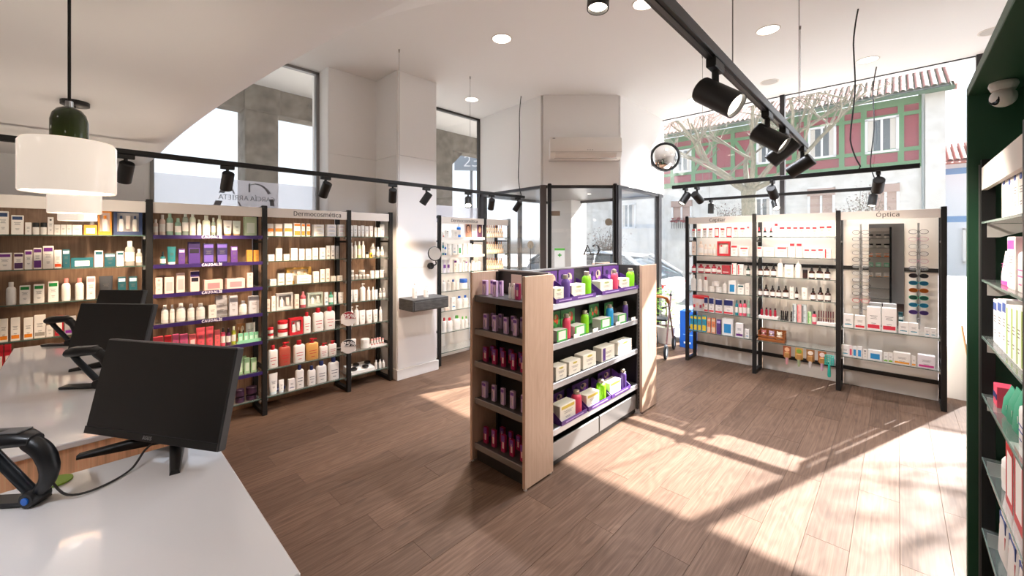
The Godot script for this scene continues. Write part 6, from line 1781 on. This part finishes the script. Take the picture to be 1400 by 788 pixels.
		[["pea", 0.094, 0.025, 0.089], ["pea", 0.137, 0.025, 0.087], ["pea", 0.162, 0.025, 0.167, 0.000, 0.08], ["pea", 0.180, 0.025, 0.085], ["pea", 0.204, 0.025, 0.166, 0.000, 0.08], ["pea", 0.224, 0.026, 0.083], ["pea", 0.246, 0.025, 0.164, 0.000, 0.08], ["pea", 0.268, 0.026, 0.082], ["pea", 0.289, 0.025, 0.163, 0.000, 0.08], ["pea", 0.313, 0.026, 0.080], ["pea", 0.333, 0.025, 0.161, 0.000, 0.08], ["pea", 0.358, 0.026, 0.078], ["pea", 0.376, 0.025, 0.160, 0.000, 0.08], ["pea", 0.404, 0.026, 0.076], ["pea", 0.421, 0.025, 0.159, 0.000, 0.08], ["pea", 0.458, 0.025, 0.157, 0.000, 0.08]],
		[],
		[],
		[],
		[],
	],
	"R1": [
		[["wrt", 0.070, 0.045, 0.113], ["wrt", 0.140, 0.048, 0.112], ["wrt", 0.212, 0.050, 0.122], ["wrt", 0.285, 0.054, 0.121], ["rdf", 0.361, 0.052, 0.119], ["wrt", 0.430, 0.053, 0.118], ["rdf", 0.506, 0.063, 0.126], ["wrt", 0.581, 0.050, 0.125], ["wrt", 0.657, 0.057, 0.123], ["wrt", 0.719, 0.029, 0.136]],
		[["pch", 0.070, 0.045, 0.179], ["bcr", 0.155, 0.056, 0.184], ["bcr", 0.217, 0.042, 0.145], ["bcr", 0.272, 0.044, 0.146], ["bcr", 0.328, 0.041, 0.146], ["grd", 0.439, 0.149, 0.184], ["wrt", 0.563, 0.077, 0.140], ["wrt", 0.674, 0.095, 0.117]],
		[["brr", 0.065, 0.051, 0.106], ["brr", 0.154, 0.070, 0.113], ["brr", 0.239, 0.069, 0.104], ["brr", 0.318, 0.060, 0.116], ["brr", 0.381, 0.045, 0.094], ["rdk", 0.466, 0.094, 0.111], ["wrd", 0.562, 0.050, 0.141], ["wrd", 0.635, 0.062, 0.131], ["ddg", 0.715, 0.045, 0.133]],
		[["bwh", 0.060, 0.064, 0.207], ["bwh", 0.143, 0.054, 0.195], ["bwr", 0.216, 0.052, 0.191], ["jwh", 0.291, 0.073, 0.067], ["jwh", 0.334, 0.085, 0.063, 0.075, 0.00], ["jwh", 0.376, 0.063, 0.066], ["pwh", 0.448, 0.040, 0.148], ["bwc", 0.540, 0.083, 0.165], ["tet", 0.638, 0.068, 0.118], ["wht", 0.711, 0.041, 0.144]],
		[["nvr", 0.228, 0.043, 0.186], ["nvr", 0.294, 0.059, 0.184], ["nvr", 0.384, 0.078, 0.176], ["nvr", 0.497, 0.103, 0.180], ["bte", 0.589, 0.033, 0.186], ["bpr", 0.632, 0.036, 0.187], ["bpr", 0.678, 0.041, 0.195], ["bgn", 0.723, 0.029, 0.197]],
		[["byl", 0.044, 0.036, 0.202], ["byl", 0.095, 0.036, 0.203], ["byl", 0.146, 0.038, 0.206], ["byl", 0.205, 0.047, 0.214], ["oca", 0.264, 0.037, 0.191], ["oca", 0.320, 0.044, 0.195], ["vio", 0.382, 0.048, 0.183], ["bwc", 0.486, 0.123, 0.210], ["wpu", 0.622, 0.086, 0.171], ["wbl", 0.709, 0.043, 0.111]],
	],
	"R2": [
		[["drd", 0.040, 0.033, 0.115], ["drd", 0.102, 0.031, 0.114], ["drd", 0.164, 0.032, 0.112], ["wrt", 0.219, 0.035, 0.168], ["wrt", 0.277, 0.059, 0.120], ["wrt", 0.345, 0.048, 0.119], ["wrt", 0.406, 0.048, 0.117], ["wrt", 0.466, 0.047, 0.116], ["wrt", 0.525, 0.047, 0.115], ["wrt", 0.584, 0.046, 0.113], ["wrt", 0.652, 0.052, 0.120], ["wrt", 0.713, 0.049, 0.122]],
		[["wrt", 0.047, 0.047, 0.123], ["wht", 0.139, 0.108, 0.115], ["wrt", 0.275, 0.105, 0.126], ["wrt", 0.376, 0.053, 0.172], ["wrt", 0.442, 0.055, 0.172], ["wrt", 0.513, 0.051, 0.102], ["wrt", 0.576, 0.052, 0.103], ["wrt", 0.638, 0.049, 0.107], ["wrd", 0.700, 0.056, 0.105]],
		[["dbr", 0.051, 0.053, 0.138], ["dbr", 0.116, 0.062, 0.144], ["dbr", 0.188, 0.057, 0.141], ["pwh", 0.256, 0.059, 0.205], ["wht", 0.344, 0.085, 0.149], ["pwh", 0.431, 0.059, 0.202], ["jdk", 0.495, 0.047, 0.098], ["dbr", 0.556, 0.056, 0.133], ["dbr", 0.628, 0.061, 0.141], ["dbr", 0.697, 0.053, 0.137]],
		[["dbr", 0.049, 0.050, 0.136], ["dbr", 0.111, 0.055, 0.141], ["dbr", 0.178, 0.051, 0.135], ["dbr", 0.241, 0.050, 0.135], ["dbr", 0.309, 0.058, 0.145], ["wht", 0.372, 0.037, 0.137], ["dbr", 0.417, 0.032, 0.135], ["twh", 0.490, 0.056, 0.135], ["dbr", 0.569, 0.050, 0.136], ["dbr", 0.635, 0.052, 0.151], ["dbr", 0.700, 0.055, 0.147]],
		[["bss", 0.397, 0.037, 0.205], ["bsr", 0.442, 0.037, 0.203], ["bss", 0.491, 0.041, 0.208], ["bsg", 0.539, 0.031, 0.133], ["bpr", 0.581, 0.039, 0.142]],
		[],
	],
	"R3": [
		[["tew2", 0.080, 0.080, 0.138], ["wrb", 0.175, 0.083, 0.136], ["dsp", 0.283, 0.106, 0.240], ["dsp", 0.401, 0.109, 0.241], ["tea", 0.486, 0.035, 0.165, 0.000, 0.08], ["wte", 0.505, 0.071, 0.112], ["wte", 0.579, 0.063, 0.114], ["wte", 0.671, 0.034, 0.082], ["wte", 0.712, 0.035, 0.080]],
		[["tew2", 0.055, 0.063, 0.116], ["pkw", 0.101, 0.024, 0.120], ["bwc", 0.133, 0.031, 0.119], ["bwc", 0.172, 0.036, 0.121], ["wdk", 0.216, 0.033, 0.098], ["bwc", 0.294, 0.109, 0.100], ["gwb", 0.375, 0.032, 0.095], ["gwb", 0.411, 0.032, 0.102], ["oow", 0.494, 0.123, 0.113], ["oow", 0.578, 0.030, 0.101], ["mgw", 0.665, 0.119, 0.122]],
	],
	"GE": [
		[["lil", 0.050, 0.042, 0.110], ["lil", 0.061, 0.037, 0.107, 0.000, 0.07], ["lil", 0.159, 0.038, 0.113], ["lil", 0.171, 0.026, 0.111, 0.000, 0.05], ["bsl", 0.303, 0.017, 0.108], ["cst", 0.317, 0.097, 0.164, 0.000, 0.06], ["wdk", 0.338, 0.017, 0.106], ["mag", 0.379, 0.035, 0.110]],
		[["lil", 0.042, 0.036, 0.104, 0.000, 0.09], ["lil", 0.062, 0.040, 0.112], ["lil", 0.126, 0.035, 0.108, 0.000, 0.09], ["lil", 0.157, 0.038, 0.113], ["lil", 0.254, 0.038, 0.110, 0.000, 0.09], ["lil", 0.268, 0.035, 0.114], ["lil", 0.338, 0.023, 0.110, 0.000, 0.09], ["lil", 0.359, 0.039, 0.115]],
		[["mag", 0.043, 0.039, 0.092, 0.000, 0.09], ["mag", 0.058, 0.039, 0.104], ["mag", 0.139, 0.033, 0.096, 0.000, 0.09], ["mag", 0.153, 0.038, 0.106], ["mag", 0.228, 0.035, 0.099, 0.000, 0.09], ["mag", 0.242, 0.032, 0.109], ["mag", 0.325, 0.033, 0.097, 0.000, 0.09], ["mag", 0.340, 0.036, 0.112], ["mag", 0.424, 0.028, 0.112]],
		[["lil", 0.046, 0.045, 0.113], ["lil", 0.147, 0.034, 0.114], ["lil", 0.239, 0.033, 0.115], ["lil", 0.332, 0.037, 0.118], ["lil", 0.430, 0.030, 0.118]],
		[["mag", 0.062, 0.035, 0.116], ["mag", 0.143, 0.039, 0.108, 0.000, 0.09], ["mag", 0.146, 0.035, 0.122], ["mag", 0.229, 0.030, 0.105, 0.000, 0.09], ["mag", 0.244, 0.035, 0.118], ["mag", 0.305, 0.035, 0.101, 0.000, 0.09], ["mag", 0.326, 0.034, 0.113], ["mag", 0.421, 0.024, 0.111]],
	],
	"K1": [
		[["kbl", 0.318, 0.084, 0.140], ["kbl", 0.407, 0.068, 0.129], ["kbl", 0.487, 0.069, 0.135], ["kbl", 0.565, 0.069, 0.131], ["kbl", 0.636, 0.054, 0.122]],
		[["tpk", 0.259, 0.192, 0.111], ["pkc", 0.425, 0.113, 0.159], ["bpw", 0.553, 0.108, 0.145]],
		[["kpb", 0.151, 0.073, 0.153], ["kpb", 0.236, 0.079, 0.162], ["kpb", 0.316, 0.060, 0.171], ["kgl", 0.388, 0.067, 0.160], ["kgl", 0.463, 0.064, 0.166], ["kgl", 0.533, 0.059, 0.171], ["kgl", 0.591, 0.043, 0.175]],
		[["pnv", 0.150, 0.069, 0.073], ["pgr", 0.278, 0.072, 0.099], ["hbl", 0.324, 0.143, 0.169, 0.000, 0.09], ["pgr", 0.362, 0.076, 0.117], ["pgr", 0.446, 0.072, 0.136], ["hbl", 0.509, 0.087, 0.197, 0.000, 0.09], ["ptb", 0.560, 0.095, 0.142]],
		[["bwl", 0.276, 0.106, 0.144], ["krd", 0.403, 0.107, 0.188], ["krd", 0.534, 0.116, 0.219]],
		[["kbg", 0.230, 0.141, 0.240], ["kbg", 0.388, 0.136, 0.247], ["kbg", 0.532, 0.118, 0.247]],
	],
	"GS": [
		[["ccr", 0.112, 0.115, 0.107], ["hdp", 0.227, 0.175, 0.208, 0.000, 0.17], ["bpu", 0.236, 0.066, 0.190], ["ccr", 0.362, 0.183, 0.110], ["hdp", 0.436, 0.210, 0.212, 0.000, 0.17], ["blm", 0.524, 0.074, 0.198], ["ccr", 0.773, 0.201, 0.110], ["hdp", 0.876, 0.212, 0.211, 0.000, 0.17], ["bpn", 0.955, 0.061, 0.190], ["ccr", 1.079, 0.184, 0.106], ["hdp", 1.141, 0.276, 0.209, 0.000, 0.17], ["blm", 1.259, 0.075, 0.185]],
		[["cgf", 0.150, 0.123, 0.081], ["bpn", 0.245, 0.062, 0.181], ["hdg", 0.266, 0.172, 0.174, 0.000, 0.17], ["cgf", 0.384, 0.147, 0.078], ["hdg", 0.458, 0.188, 0.173, 0.000, 0.17], ["blm", 0.491, 0.064, 0.175], ["cgf", 0.761, 0.160, 0.079], ["hdg", 0.846, 0.158, 0.169, 0.000, 0.17], ["bbu", 0.875, 0.065, 0.177], ["cgf", 1.036, 0.148, 0.076], ["hdg", 1.101, 0.149, 0.156, 0.000, 0.17], ["bpu", 1.137, 0.052, 0.174]],
		[["cck", 0.140, 0.130, 0.098], ["cck", 0.311, 0.151, 0.100], ["cck", 0.515, 0.186, 0.110], ["ccp", 0.800, 0.211, 0.114], ["cck", 1.091, 0.257, 0.110]],
		[["ccy", 0.222, 0.195, 0.128], ["hdp", 0.305, 0.201, 0.135, 0.000, 0.17], ["bpn", 0.389, 0.081, 0.171], ["ccy", 0.563, 0.185, 0.111], ["hdp", 0.636, 0.238, 0.138, 0.000, 0.17], ["blm", 0.749, 0.084, 0.164], ["ccy", 0.918, 0.189, 0.118], ["hdp", 1.017, 0.211, 0.142, 0.000, 0.17], ["bpu", 1.104, 0.063, 0.169]],
	],
}
